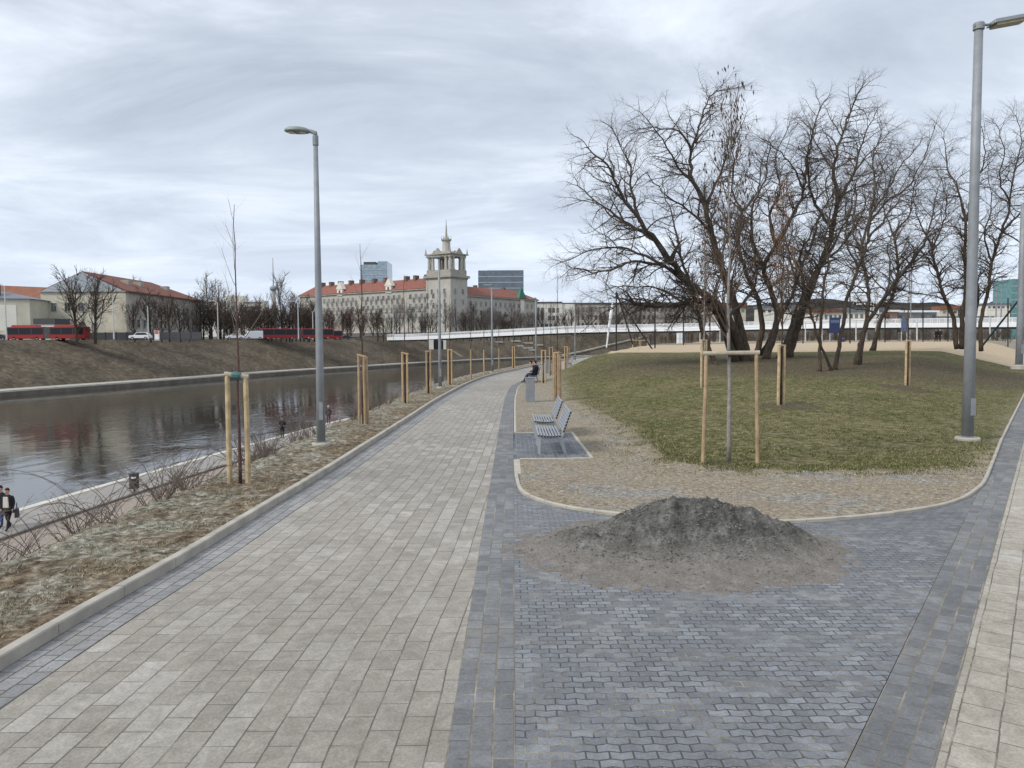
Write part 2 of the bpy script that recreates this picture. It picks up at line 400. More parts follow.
n = N(nt, 'ShaderNodeBump', Strength=1.0, Distance=1.0); nt.links.new(h, n.inputs['Height']); nt.links.new(n.outputs[0], b.inputs['Normal'])
mb = MB(); mb.poly([(-500, -60, ZR), (1500, -60, ZR), (1500, 1600, ZR), (-500, 1600, ZR)]); o = mb.build('river_water', mt); o['kind'] = 'structure'

# --- far bank
FP = catmull([(-128,-60,0),(-113,20,0),(-100,68,0),(-85,124,0),(-73,170,0),(-63.5,210,0),(-46,262,0),(-24,322,0),(10,385,0),(62,440,0),(150,505,0),(320,610,0),(1300,1200,0)], 8)
ZT = [(-60,3.4),(100,3.4),(130,3.45),(200,3.65),(262,4.0),(300,5.2),(330,6.3),(385,8.2),(440,9.8),(2000,10)]
def frow(offs):
    rr = []
    for i, p in enumerate(FP):
        d = (FP[min(i+1, len(FP)-1)]-FP[max(i-1, 0)]).normalized(); nrm = Vector((-d.y, d.x, 0)); zt = clampi(ZT, p.y); row = []
        for o_, z in offs:
            zz = zt if z == 'T' else (zt*.5+ZW*.5+.3 if z == 'H' else (3.3 if z == 'G' else z)); row.append(p+nrm*o_+Vector((0, 0, zz)))
        rr.append(row)
    return rr
def fsheet(name, offs, mat):
    rr = frow(offs); return uvmesh(name, rr, [[(i, j) for j in range(len(rr[0]))] for i in range(len(rr))], mat)
fsheet('far_quay_wall', [(0, ZR-1), (-.02, ZW-.25)], M['quaywall'])
fsheet('far_quay_coping', [(-.03, ZW-.28), (-.05, ZW+.02), (.6, ZW+.02)], M['coping'])
fsheet('far_walkway', [(.6, ZW+.015), (4.6, ZW+.015)], simple('far_asphalt', (.33, .31, .27), .9, var=.12, scale=.3))
# slope with uneven surface
rr = frow([(4.6, ZW+.01), (26, 'T')]); rows = []; uvs = []
NS = 16
for i in range(len(rr)-1):
    for s in range(4):
        a0 = rr[i][0].lerp(rr[i+1][0], s/4); a1 = rr[i][1].lerp(rr[i+1][1], s/4); row = []
        for k in range(NS+1):
            t = k/NS; q = a0.lerp(a1, t); q.z = a0.z+(a1.z-a0.z)*(t**.93)
            if 0 < k < NS: q.z += .22*n3(q.x, q.y, .25)+.10*n3(q.x, q.y, .9)
            row.append(q)
        rows.append(row); uvs.append([(0, 0)]*(NS+1))
slope_o = uvmesh('far_bank_slope', rows, uvs, M['farslope'])
from mathutils.bvhtree import BVHTree
SLB = BVHTree.FromPolygons([tuple(v.co) for v in slope_o.data.vertices], [tuple(p.vertices) for p in slope_o.data.polygons])
def onslope(px, py):
    hit = SLB.ray_cast(EYE, ray(px, py).normalized(), 3000)[0]
    return hit
fsheet('far_pavement', [(25.9, 'T'), (29, 'T')], simple('far_pavement_asphalt', (.22, .21, .19), .9))
fsheet('far_street', [(29, 'T'), (47, 'T')], simple('street_asphalt', (.06, .06, .062), .85, var=.2, scale=.3))
fsheet('city_terrain', [(47, 'T'), (120, 'T'), (300, 'G'), (2600, 'G')], M['cityground'])
# a pale track and a flight of steps up the far slope
def fpos(px, py, z): return at(px, py, z)

# --- right side: dark block paving of the junction
A0 = Vector((2.06, 4.55, 0)); UD = Vector((.5735, .8192, 0)); ND = Vector((.8192, -.5735, 0))
def flat(name, pts, z, mat, rot=0):
    pts = [Vector((p[0], p[1], z)) for p in pts]; me = bpy.data.meshes.new(name); me.from_pydata([tuple(p) for p in pts], [], [tuple(range(len(pts)))])
    me.materials.append(mat); ul = me.uv_layers.new(name='UVMap'); c, s = math.cos(rot), math.sin(rot)
    for lp in me.loops: p = pts[lp.vertex_index]; ul.data[lp.index].uv = (p.x*c+p.y*s, -p.x*s+p.y*c)
    me.update(); o = bpy.data.objects.new(name, me); C.objects.link(o); o['kind'] = 'structure'; return o
e0 = A0-UD*12; e1 = A0+UD*14.5
flat('junction_paving', [(0, 1.62), (0, 16.05), (3, 16.05), (e1.x, e1.y)], -.0, M['zig'])
def srib(name, o0, o1, z, mat, s0=-3.5, s1=260):
    rows = []; uvs = []
    for s in stations(s0, s1, 2, .05):
        # the side path bends gently
        row = []
        for o_ in (o0, o1): row.append(A0+UD*s+ND*(o_)+Vector((0, 0, z)))
        rows.append(row); uvs.append([(s, o0), (s, o1)])
    return uvmesh(name, rows, uvs, mat)
srib('side_path_border_strip', 0, .43, .002, M['strip'])
srib('side_path', .43, 3.6, .0, M['side'])
srib('side_path_far_strip', 3.6, 4.03, .002, M['strip'])
srib('side_lawn', 4.03, 60, .0, M['rough'])
flat('bench_pad', [(0.02, 16.2), (1.66, 16.24), (1.60, 20.95), (0.06, 20.95)], .004, M['pad'], R(90))

# --- lawn and dirt patch with the low hill
arc = [at(x, y) for x, y in [(1000,452),(992.5,468),(986,483),(978,491),(965,499.6),(940,507.5),(905,513.5),(870,517.5),(825,521.5),(770,523.5),(700,523),(645,518.5),(600,514),(560,507.5),(533,499.5),(519,491),(513.8,482.5)]]
arc = [Vector((p.x, p.y, 0)) for p in arc]
arc = [Vector((A0.x+UD.x*s, A0.y+UD.y*s, 0)) for s in (230, 120, 60, 40, 28, 21, 17.5)] + arc[1:-1] + [Vector((.04, 14.35, 0))]
arcs = arc[:6]+catmull([tuple(p) for p in arc[6:]], 3)
kerb('lawn_kerb', [tuple(p) for p in arcs], .06, .048, M['kerbpale'], out=1, piece=.5)
kerb('dirt_patch_kerb', [(.04, 14.35, 0), (.03, 16.15, 0)], .13, .03, M['kerbpale'], out=1)
kerb('pad_front_kerb', [(.16, 16.15, 0), (1.72, 16.19, 0)], .06, .045, M['kerbpale'], out=-1)
kerb('pad_side_kerb', [(1.66, 16.25, 0), (1.60, 20.95, 0)], .07, .045, M['kerbpale'], out=1)
kerb('pad_back_kerb', [(.08, 20.97, 0), (1.66, 20.97, 0)], .06, .03, M['kerbpale'], out=-1)
kerb('path_lawn_kerb', [(Rx(Y)+.01, Y, 0) for Y in stations(21.0, 130, .5, .03)], .07, .03, M['kerbpale'], out=1, piece=1.2)
GRASS = [Vector(p+(0,)) for p in [(15.0, 110),(6.6,74),(4.4,64),(3.0,54),(2.9,44),(2.6,36),(3.0,28),(3.35,22),(3.25,18.5),(3.3,16.2),(4.2,15.0),(5.4,14.5),(7.4,14.6),(9.2,15.4),(11.4,18),(23,34),(33,48),(46,67),(46,110)]]
def inpoly(x, y, P):
    c = False; j = len(P)-1
    for i in range(len(P)):
        if (P[i].y > y) != (P[j].y > y) and x < (P[j].x-P[i].x)*(y-P[i].y)/(P[j].y-P[i].y)+P[i].x: c = not c
        j = i
    return c
def distpoly(x, y, P):
    best = 1e9
    for i in range(len(P)):
        a, b_ = P[i-1], P[i]; dx, dy = b_.x-a.x, b_.y-a.y; t = max(0, min(1, ((x-a.x)*dx+(y-a.y)*dy)/(dx*dx+dy*dy+1e-9)))
        best = min(best, math.hypot(x-a.x-dx*t, y-a.y-dy*t))
    return best
HZ = [(0, .03), (13, .03), (16, .08), (20, .2), (26, .38), (33, .62), (42, 1.0), (50, 1.35), (60, 1.58), (72, 1.70), (100, 1.9), (160, 2.0), (400, 2.2), (3000, 3)]
def lawnz(x, y):
    dl = x-Rx(y); s = (x-A0.x)*ND.x+(y-A0.y)*ND.y     # signed distance right of the side path kerb (negative = lawn)
    k = sstep(clampi([(30, 1.5), (48, .25)], y), clampi([(36, 10.5), (55, 4.4)], y), dl)*sstep(0, 7, -s)
    ed = min(1, max(0, min(dl, -s)/1.2)) if y > 22 else min(1, max(0, -s/1.2))
    if y > 24: k *= 1.0
    b_ = .022+(clampi(HZ, y)-.03)*k
    if y > 55: b_ += .35*sstep(10, 45, x)*sstep(55, 85, y)
    return b_ + ed*.02*n3(x, y, .8)+ed* (.012*n3(x, y, 4) if y < 40 else 0) + (ed*.05*n3(x,y,.15) if y > 25 else 0)
bpts = [Vector((p.x+ -ND.x*.04, p.y-ND.y*.04, 0)) for p in arcs[:1]]
B = [Vector((p.x, p.y)) for p in arcs]
# keep the ground just inside its kerbs
B += [Vector((.12, 14.6)), Vector((.12, 16.17)), Vector((1.70, 16.21)), Vector((1.64, 20.98)), Vector((.10, 20.99))]
B += [Vector((Rx(Y)+.06, Y)) for Y in stations(21.4, 420, .8, .04)]
B += [Vector((400, 900)), Vector((2500, 1700)), Vector((2500, 330))]
last = A0+UD*230; B += [Vector((last.x+40, last.y+30))]
clean = [B[0]]
for p in B[1:]:
    if (p-clean[-1]).length > .03: clean.append(p)
B = clean; B3 = [Vector((p.x, p.y, 0)) for p in B]
pts = []
def addgrid(x0, x1, y0, y1, st, jit=.3):
    y = y0
    while y < y1:
        x = x0
        while x < x1:
            a = x+rng.uniform(-jit, jit)*st; b_ = y+rng.uniform(-jit, jit)*st
            if inpoly(a, b_, B3): pts.append(Vector((a, b_)))
            x += st
        y += st
RINGS = [(.36*25.7, 25.6, .8), (17.05, 33.3, .9), (10.3, 41.6, .9), (4.0, 15.6, .35)]
for rx_, ry_, rr_ in RINGS: addgrid(rx_-1.3, rx_+1.3, ry_-1.3, ry_+1.3, .16)
addgrid(0, 12, 9, 24, .26); addgrid(0, 36, 24, 60, .7); addgrid(0, 110, 60, 130, 2.2); addgrid(10, 400, 130, 420, 14)
allp = B+pts; nb = len(B)
vo, eo, fo, *_ = geometry.delaunay_2d_cdt(allp, [], [list(range(nb))], 1, 1e-4)
me = bpy.data.meshes.new('lawn_ground')
vz = [(p.x, p.y, lawnz(p.x, p.y)) for p in vo]
me.from_pydata(vz, [], [tuple(f) for f in fo]); ca = me.color_attributes.new('cover', 'FLOAT_COLOR', 'POINT')
for i, p in enumerate(vo):
    ing = inpoly(p.x, p.y, GRASS); d = distpoly(p.x, p.y, GRASS) if p.y < 130 else 5
    g = .5+(.5 if ing else -.5)*min(1, d/(1.2 if p.y < 24 else 2.2))
    s = sstep(60.5, 63, p.y)*(1-sstep(98, 108, p.y))*sstep(3.0, 5.5, p.x-Rx(p.y))
    if p.y > 104: g = .35
    # worn brown ground round the old trees
    w = max(0, 1.25-math.hypot((p.x-17)/13, (p.y-45)/10))
    w2 = max(0, 1.1-math.hypot((p.x-33)/9, (p.y-45)/13))
    for rx_, ry_, rr_ in RINGS: w = max(w, 1.6*max(0, 1-(math.hypot(p.x-rx_, p.y-ry_)/rr_/1.5)**2)) if p.y < 60 else w
    ca.data[i].color = (g, s, min(1, (w+w2)*1.3), 1)
me.polygons.foreach_set('use_smooth', [True]*len(me.polygons))
mt, nt, b = newmat('lawn'); tc = N(nt, 'ShaderNodeTexCoord'); v = tc.outputs['Object']
at_ = N(nt, 'ShaderNodeAttribute', attribute_name='cover'); sp = N(nt, 'ShaderNodeSeparateColor'); nt.links.new(at_.outputs['Color'], sp.inputs[0])
f = noisen(nt, v, 5, 9, .75, .3); fl = math_(nt, 'ADD', math_(nt, 'MULTIPLY', noisen(nt, v, .35, 6, .7, .3), .45), math_(nt, 'MULTIPLY', noisen(nt, v, 1.5, 6, .75, .5), .55)); ff = noisen(nt, v, 22, 5, .7)
green = rampn(nt, f, [(.36, (.028, .028, .010)), (.46, (.070, .075, .025)), (.54, (.120, .116, .048)), (.64, (.25, .22, .12))])
straw = rampn(nt, f, [(.35, (.07, .060, .030)), (.5, (.15, .128, .070)), (.65, (.29, .25, .155))])
green = mixc(nt, rampn(nt, fl, [(.45, (0, 0, 0)), (.56, (.9, .9, .9))]), green, straw)
fd = noisen(nt, v, 12, 8, .74, .3)
dry = rampn(nt, fd, [(.33, (.13, .106, .075)), (.45, (.225, .188, .138)), (.56, (.305, .262, .20)), (.68, (.42, .375, .295))])
gravel = rampn(nt, fd, [(.34, (.12, .11, .095)), (.5, (.235, .225, .20)), (.64, (.40, .385, .355))])
dry = mixc(nt, rampn(nt, noisen(nt, v, .45, 5, .7), [(.50, (0, 0, 0)), (.60, (1, 1, 1))]), dry, gravel)
sand = rampn(nt, f, [(.3, (.36, .28, .19)), (.7, (.50, .41, .29))])
worn = rampn(nt, f, [(.3, (.055, .045, .030)), (.7, (.13, .105, .075))])
gm = math_(nt, 'ADD', sp.outputs[0], math_(nt, 'MULTIPLY', math_(nt, 'SUBTRACT', f, .5), 1.3))
gm = math_(nt, 'ADD', gm, math_(nt, 'MULTIPLY', math_(nt, 'SUBTRACT', fl, .5), .8))
col = mixc(nt, rampn(nt, gm, [(.42, (0, 0, 0)), (.58, (1, 1, 1))]), dry, green)
wm = math_(nt, 'ADD', sp.outputs[2], math_(nt, 'MULTIPLY', math_(nt, 'SUBTRACT', fl, .5), .9))
col = mixc(nt, rampn(nt, wm, [(.2, (0, 0, 0)), (.8, (.9, .9, .9))]), col, worn)
sm = math_(nt, 'ADD', sp.outputs[1], math_(nt, 'MULTIPLY', math_(nt, 'SUBTRACT', f, .5), .4))
col = mixc(nt, rampn(nt, sm, [(.45, (0, 0, 0)), (.55, (1, 1, 1))]), col, sand)
col = mixc(nt, 1, col, rampn(nt, ff, [(.3, (.6, .6, .6)), (.7, (1.4, 1.4, 1.4))]), 'MULTIPLY')
nt.links.new(col, b.inputs['Base Color']); b.inputs['Roughness'].default_value = .95; b.inputs['Specular IOR Level'].default_value = .12
bump(nt, b, noisen(nt, v, 14, 6, .75), 1, .03)
me.materials.append(mt); o = bpy.data.objects.new('lawn_ground', me); C.objects.link(o); o['kind'] = 'structure'

# --- heap of soil and its thin skirt on the paving
PX, PY = 2.02, 9.15
def heapz(x, y):
    a = (x-PX); c = y-PY
    th = math.atan2(c, a); rad = math.hypot(a/2.05, c/1.60)
    edge = 1+.10*noise.noise(Vector((math.cos(th)*1.7, math.sin(th)*1.7, 2)))+.06*noise.noise(Vector((math.cos(th)*5, math.sin(th)*5, 7)))
    rad /= edge
    core = .085*math.exp(-(((a-.1)/1.25)**2+((c-.12)/.85)**2)/1.2)
    for gx_, gy_, sx_, sy_, hh_ in ((-.50,.32,.46,.42,.20),(-.02,.52,.42,.42,.24),(.45,.42,.46,.44,.24),(.98,.24,.42,.42,.21),(-.15,-.05,.75,.42,.13),(.75,-.1,.5,.4,.10),(-1.05,.15,.4,.4,.08)):
        core += .66*hh_*math.exp(-(((a-.06-gx_)/sx_/1.38)**2+((c-gy_)/sy_/1.1)**2)/1.35)
    core *= sstep(1.0, .72, rad) if rad > .72 else 1
    sk = .05*(1-rad)*(1+.5*noise.noise(Vector((x*1.5, y*1.5, 4)))) if rad < 1 else (1-rad)*.12
    sk += .012*noise.fractal(Vector((x*4, y*4, 9)), .8, 2, 3)*(1 if rad > .7 else .4)
    lum = .075*noise.fractal(Vector((x*2.3, y*2.3, 1)), .9, 2.1, 4)-.05*abs(noise.fractal(Vector((x*4.5, y*4.5, 5)), .7, 2.1, 4))+.03*noise.fractal(Vector((x*14, y*14, 5)), .7, 2.1, 3)
    return sk+core*(1 if rad < 1 else 0)+lum*min(1, core*5)+.006*noise.noise(Vector((x*7, y*7, 0)))*(rad < 1.05)+.004*noise.noise(Vector((x*25, y*25, 0)))
t = empty('soil_heap', (PX, PY, 0), 0, 'low dark grey heap of soil and gravel tipped on the block paving', 'heap')
mb = MB(); nx, ny = 340, 260; rows = []
for j in range(ny+1):
    y = -2.0+j*4.0/ny; rows.append([(-2.7+i*5.4/nx, y, max(-.06, heapz(PX-2.7+i*5.4/nx, PY+y))) for i in range(nx+1)])
mb.quadgrid(rows)
mt, nt, b = newmat('heap_soil'); tc = N(nt, 'ShaderNodeTexCoord'); v = tc.outputs['Object']
f = noisen(nt, v, 4, 9, .72, .2); f1 = noisen(nt, v, 38, 5, .75)
dark = rampn(nt, f, [(.36, (.050, .048, .043)), (.5, (.115, .112, .102)), (.66, (.215, .21, .195))])
skc = rampn(nt, f, [(.3, (.15, .135, .12)), (.55, (.215, .195, .175)), (.7, (.28, .26, .235))])
sx = N(nt, 'ShaderNodeSeparateXYZ'); nt.links.new(v, sx.inputs[0])
hh = math_(nt, 'ADD', sx.outputs[2], math_(nt, 'MULTIPLY', math_(nt, 'SUBTRACT', f, .5), .22))
col = mixc(nt, rampn(nt, hh, [(.04, (0, 0, 0)), (.20, (1, 1, 1))]), skc, dark)
col = mixc(nt, 1, col, rampn(nt, f1, [(.3, (.62, .62, .62)), (.7, (1.4, 1.4, 1.4))]), 'MULTIPLY')
nt.links.new(col, b.inputs['Base Color']); b.inputs['Roughness'].default_value = .97; b.inputs['Specular IOR Level'].default_value = .1
bump(nt, b, noisen(nt, v, 30, 6, .8), 1, .02)
mb.build('mound', mt, t, smooth=True)
M['stone'] = simple('heap_stone', (.14, .137, .128), .9, var=.6, scale=3)
def stones(name, gen, n, s0, s1, mat, parent=None):
    V = []; Fc = []
    base = [(1,0,0),(-1,0,0),(0,1,0),(0,-1,0),(0,0,1),(0,0,-1)]; tri = [(0,2,4),(2,1,4),(1,3,4),(3,0,4),(2,0,5),(1,2,5),(3,1,5),(0,3,5)]
    for _ in range(n):
        x, y, z = gen(); s = s0+(s1-s0)*rng.random()**4; b0 = len(V)
        q = Matrix.Rotation(rng.uniform(0, 6.28), 3, Vector((rng.random(), rng.random(), rng.random()+.01)))
        for a in base:
            p = q @ Vector(a)*s*rng.uniform(.6, 1.1); V.append((x+p.x, y+p.y, z+p.z*.7+s*.25))
        Fc += [tuple(b0+i for i in tt) for tt in tri]
    me = bpy.data.meshes.new(name); me.from_pydata(V, [], Fc); me.materials.append(mat); me.update()
    o = bpy.data.objects.new(name, me); C.objects.link(o); o['kind'] = 'stuff'
    if parent: o.parent = parent
    return o
def hg():
    while 1:
        x = rng.gauss(0, 1.0); y = rng.gauss(0, .75); z = heapz(PX+x, PY+y)
        if z > .003 and (z > .07 or rng.random() < .25): return x, y, z
stones('clods', hg, 6500, .004, .024, M['stone'], t)

# --- loose blades of grass and straw (nobody could count them)
def blades(name, gen, n, h, w, cols, label=None):
    V = np.zeros((n*3, 3), dtype=np.float32); K = np.zeros((n*3, 4), dtype=np.float32); K[:, 3] = 1
    for i in range(n):
        x, y, z = gen(); a = rng.uniform(0, 6.28); hh = h*rng.uniform(.4, 1.3); ln = rng.uniform(.1, 1.3)*hh; b_ = rng.uniform(0, 6.28)
        dx, dy = math.cos(a)*w, math.sin(a)*w; c = cols[int(rng.random()**1.2*len(cols))]; k = rng.uniform(.75, 1.25)
        V[3*i] = (x-dx, y-dy, z-.005); V[3*i+1] = (x+dx, y+dy, z-.005); V[3*i+2] = (x+math.cos(b_)*ln, y+math.sin(b_)*ln, z+hh*.8)
        K[3*i:3*i+3, :3] = [q*k for q in c]
    me = bpy.data.meshes.new(name); me.vertices.add(n*3); me.vertices.foreach_set('co', V.ravel()); me.loops.add(n*3); me.polygons.add(n)
    me.loops.foreach_set('vertex_index', np.arange(n*3, dtype=np.int32)); me.polygons.foreach_set('loop_start', np.arange(0, n*3, 3, dtype=np.int32))
    me.update(calc_edges=True); ca = me.color_attributes.new('tint', 'FLOAT_COLOR', 'POINT'); ca.data.foreach_set('color', K.ravel())
    me.materials.append(M['blade']); o = bpy.data.objects.new(name, me); C.objects.link(o); o['kind'] = 'stuff'
    if label: o['label'] = label; o['category'] = 'grass'
    return o
M['blade'] = attrmat('grass_blade', 'tint', .85)
STR = [(.30,.25,.17),(.42,.37,.27),(.19,.15,.09),(.36,.34,.27),(.10,.095,.05)]
GRN = [(.070,.092,.025),(.105,.122,.040),(.045,.055,.016),(.24,.205,.10),(.36,.31,.18)]
def gverge():
    while 1:
        Y = 3.5+rng.random()**1.6*42; w = .15+rng.random()*3.2
        X = Lx(Y)-w
        if n3(X, Y, 1.6) > rng.uniform(-.15, .35): return X, Y, bankz(w, X, Y, bankrun(Y))
blades('verge_straw', gverge, 90000, .030, .005, STR, 'dry straw and dead grass lying on the river verge')
def glawn():
    while 1:
        y = 14.0+rng.random()**1.7*42; x = rng.uniform(2, 6+y*.68)
        if n3(x, y, .8) < rng.uniform(-.5, .25): continue
        if inpoly(x, y, GRASS) and inpoly(x, y, B3) or (rng.random() < .06 and x < 12 and y < 22 and inpoly(x, y, B3)): return x, y, lawnz(x, y)
blades('lawn_grass', glawn, 110000, .042, .007, GRN, 'short green and yellow grass of the lawn')
def gedge():
    while 1:
        a = GRASS[rng.randint(4, 13)]; k = rng.randint(4, 13); p_ = GRASS[k].lerp(GRASS[k+1], rng.random()); x = p_.x+rng.gauss(0, .45); y = p_.y+rng.gauss(0, .35)
        if n3(x, y, 1.5) > -.05 and inpoly(x, y, B3): return x, y, lawnz(x, y)
blades('lawn_edge_tufts', gedge, 16000, .055, .007, GRN, 'ragged grass tufts along the edge of the lawn')
def gdirt():
    while 1:
        y = rng.uniform(11.5, 30); x = rng.uniform(.15, 11)
        if inpoly(x, y, B3) and not inpoly(x, y, GRASS) and n3(x, y, 1.2) > rng.uniform(-.4, .4): return x, y, lawnz(x, y)
blades('dirt_patch_straw', gdirt, 30000, .022, .005, STR[:4], 'dead straw scattered on the bare dirt patch')
def gpeb():
    while 1:
        y = rng.uniform(11.8, 30); x = rng.uniform(.15, 10)
        if inpoly(x, y, B3) and not inpoly(x, y, GRASS): return x, y, lawnz(x, y)
tag(stones('dirt_pebbles', gpeb, 4000, .006, .028, simple('pale_pebble', (.38, .36, .32), .9, var=.4, scale=3)), 'small pale pebbles in the dirt patch', 'gravel')
# ------------------------------------------------------------------ bare trees
def rdir(rg): 
    while 1:
        v = Vector((rg.uniform(-1, 1), rg.uniform(-1, 1), rg.uniform(-1, 1)))
        if .05 < v.length < 1: return v.normalized()
def wander(p, d, L, seg, rg, wob, trop):
    pts = [p.copy()]; d = d.normalized()
    for i in range(seg):
        d = (d+rdir(rg)*wob+Vector((0, 0, trop))).normalized(); p = p+d*(L/seg); pts.append(p.copy())
    return pts
def side_dir(d, rg, lo, hi, flat=0):
    a = d.orthogonal().normalized(); a = Matrix.Rotation(rg.uniform(0, 6.283), 3, d) @ a
    if flat: a = Vector((a.x, a.y, a.z*(1-flat))).normalized()
    t = rg.uniform(lo, hi); return (d*math.cos(t)+a*math.sin(t)).normalized()
def sprout(mb, pts, r0_, r1_, rg, level, cfg, start=.25):
    """children along a branch; level 0 = finest"""
    L = sum((b-a).length for a, b in zip(pts, pts[1:]))
    n = max(1, int(L*cfg['dens'][level]))
    for k in range(n):
        t = start+(1-start)*(k+rg.random())/n; i = min(len(pts)-2, int(t*(len(pts)-1))); f = t*(len(pts)-1)-i
        p = pts[i].lerp(pts[i+1], f); d = (pts[i+1]-pts[i]).normalized()
        l = cfg['len'][level]*rg.uniform(.55, 1.25)*(1.15-.55*t); nd = side_dir(d, rg, .6, 1.35, cfg.get('flat', 0)) if 'flat' in cfg else side_dir(d, rg, .5, 1.15)
        rr = min((r0_+(r1_-r0_)*t)*.62, cfg['rad'][level]); seg = cfg['seg'][level]
        q = wander(p, nd, l, seg, rg, cfg['wob'], cfg['trop'])
        mb.tube(q, [rr*(1-.72*j/seg) for j in range(seg+1)], cfg['side'][level], cap=False)
        if cfg.get('tips') is not None and level == 0 and rg.random() < cfg['podp']: cfg['tips'].append(q[-1])
        if level > 0: sprout(mb, q, rr, rr*.3, rg, level-1, cfg, .12)
    # the end of a branch splits into a small fan
    if level >= 0:
        e = pts[-1]; d = (pts[-1]-pts[-2]).normalized()
        for _ in range(2):
            nd = side_dir(d, rg, .25, .7); l = cfg['len'][level]*rg.uniform(.35, .6)
            q = wander(e, nd, l, cfg['seg'][level], rg, cfg['wob'], cfg['trop'])
            mb.tube(q, [r1_*(1-.7*j/cfg['seg'][level]) for j in range(cfg['seg'][level]+1)], 3, cap=False)
            if level > 0: sprout(mb, q, r1_, r1_*.3, rg, level-1, cfg, .2)
OLD = dict(dens=[7.5, 4.2, 2.9], len=[.40, 1.05, 2.5], rad=[.0135, .024, .052], seg=[2, 4, 7], side=[3, 3, 5], wob=.30, trop=.0, flat=.45)
def pxline(pts, Y, dy):
    """skeleton of a limb: (px, py) seen from the photograph, put at its own real distance"""
    out = []
    for k, (x, y) in enumerate(pts): out.append(atY(x, y, Y+dy*k/(len(pts)-1)))
    return out
def oldtree(label, base, Y, trunks, limbs, seed, cat='tree', cfg=OLD, dens=1.0):
    """trunks / limbs: (pixel polyline, radius at start, radius at end, depth change)"""
    rg = random.Random(seed); b0 = atY(base[0], base[1], Y); gz = lawnz(b0.x, b0.y); b0.z = gz
    t = empty('bare_tree', b0, 0, label, cat, 'old bare trees on the low hill')
    tb = MB(); cb = MB(); cf = dict(cfg); cf['dens'] = [q*dens for q in cfg['dens']]
    def rel(P): return [p-b0 for p in P]
    for px, ra, rb, Y0, dy in trunks:
        ra *= .80; rb *= .8
        P = rel(catmull([tuple(p) for p in pxline(px, Y+Y0, dy)], 5)); n = len(P)
        for i in range(1, n-1): P[i] += rdir(rg)*.05
        if P[0].z < .6:
            P[0].z = lawnz(P[0].x+b0.x, P[0].y+b0.y)-gz-.15
        rad = [ra+(rb-ra)*(i/(n-1))**.8 for i in range(n)]
        if P[0].z < .6: rad[0] *= 1.5; rad[1] *= 1.15
        tb.tube(P, rad, 9); sprout(cb, P, ra*.5, rb, rg, 2, cf, .42)
    for px, ra, rb, Y0, dy in limbs:
        ra *= .8
        P = rel(catmull([tuple(p) for p in pxline(px, Y+Y0, dy)], 4)); n = len(P)
        for i in range(1, n-1): P[i] += rdir(rg)*.08
        cb.tube(P, [ra+(rb-ra)*(i/(n-1))**.7 for i in range(n)], 6)
        sprout(cb, P, ra*.8, rb, rg, 2, cf, .22)
    tb.build('trunk', M['bark'], t, smooth=True); cb.build('crown', M['twig'], t); return t
# the great multi-stemmed tree whose limbs sweep to the left
oldtree('old bare tree with a thick forked trunk and long limbs sweeping out to the left', (741, 361), 48,
 [([(742,364),(738,345),(728,318),(712,300),(690,284),(672,262)], .46, .19, 0, -3),
  ([(750,364),(742,335),(733,300),(722,268),(712,235),(705,205)], .40, .19, 0, 2),
  ([(734,362),(724,325),(706,302),(684,303),(660,306),(634,303)], .34, .12, -.5, -3)],
 [([(672,262),(655,240),(640,222),(622,195),(606,165),(588,148)], .26, .03, -3, -3),
  ([(655,240),(630,225),(602,206),(578,186)], .16, .03, -3, 2),
  ([(640,222),(632,190),(628,160),(612,128)], .14, .02, -3.5, 1),
  ([(690,284),(664,266),(634,262),(600,272),(572,268)], .16, .03, -2, -3),
  ([(664,266),(628,250),(596,249),(562,262)], .12, .02, -3, 0),
  ([(705,205),(693,180),(691,155),(698,128),(712,104)], .22, .03, 2, 1),
  ([(698,190),(680,168),(662,140),(640,112)], .13, .02, 2, -2),
  ([(692,150),(678,132),(655,128),(634,130)], .11, .02, 2, -2),
  ([(705,205),(718,178),(730,150),(744,120)], .15, .02, 2, 3),
  ([(712,235),(694,214),(668,196),(650,178)], .14, .02, 2, -3),
  ([(698,128),(706,104),(716,92),(736,88)], .09, .02, 2, 0),
  ([(660,306),(632,300),(606,312),(584,330)], .08, .02, -3, -1),
  ([(684,303),(660,290),(628,286),(600,292)], .10, .02, -2, 1),
  ([(728,318),(752,290),(756,262),(750,232)], .15, .04, 0, 3)], 11)
oldtree('slim leaning bare tree just left of the thick forked trunk', (714, 367), 45,
 [([(716,369),(710,350),(702,328),(697,305),(690,284),(680,255)], .22, .09, 0, 1)],
 [([(702,328),(712,300),(722,270),(724,240),(730,205)], .13, .03, 0, 2), ([(680,255),(676,228),(668,205),(662,184)], .10, .02, 1, 1),
  ([(697,305),(676,296),(650,300),(630,318)], .08, .02, 0, -1)], 12, dens=.8)
oldtree('bare tree with two close dark trunks standing in the middle of the clump', (768, 359), 50,
 [([(766,361),(772,340),(778,315),(770,290),(764,268),(776,245)], .32, .16, 0, 1),
  ([(780,361),(788,338),(796,314),(806,290),(818,268)], .30, .15, .5, 2)],
 [([(776,245),(792,218),(804,190),(806,160),(816,128)], .2, .03, 1, 1), ([(764,268),(752,240),(752,210),(764,180),(770,150)], .18, .03, 1, -2),
  ([(776,245),(770,215),(780,188),(776,158),(790,122)], .16, .02, 1, 2), ([(764,268),(742,248),(730,226),(716,206)], .11, .02, 1, -3),
  ([(818,268),(836,240),(850,212),(856,180)], .15, .02, 2, 2), ([(806,290),(800,260),(812,232),(826,205)], .14, .03, 2, -2),
  ([(804,190),(792,165),(778,150),(760,138)], .09, .02, 2, -1)], 13)
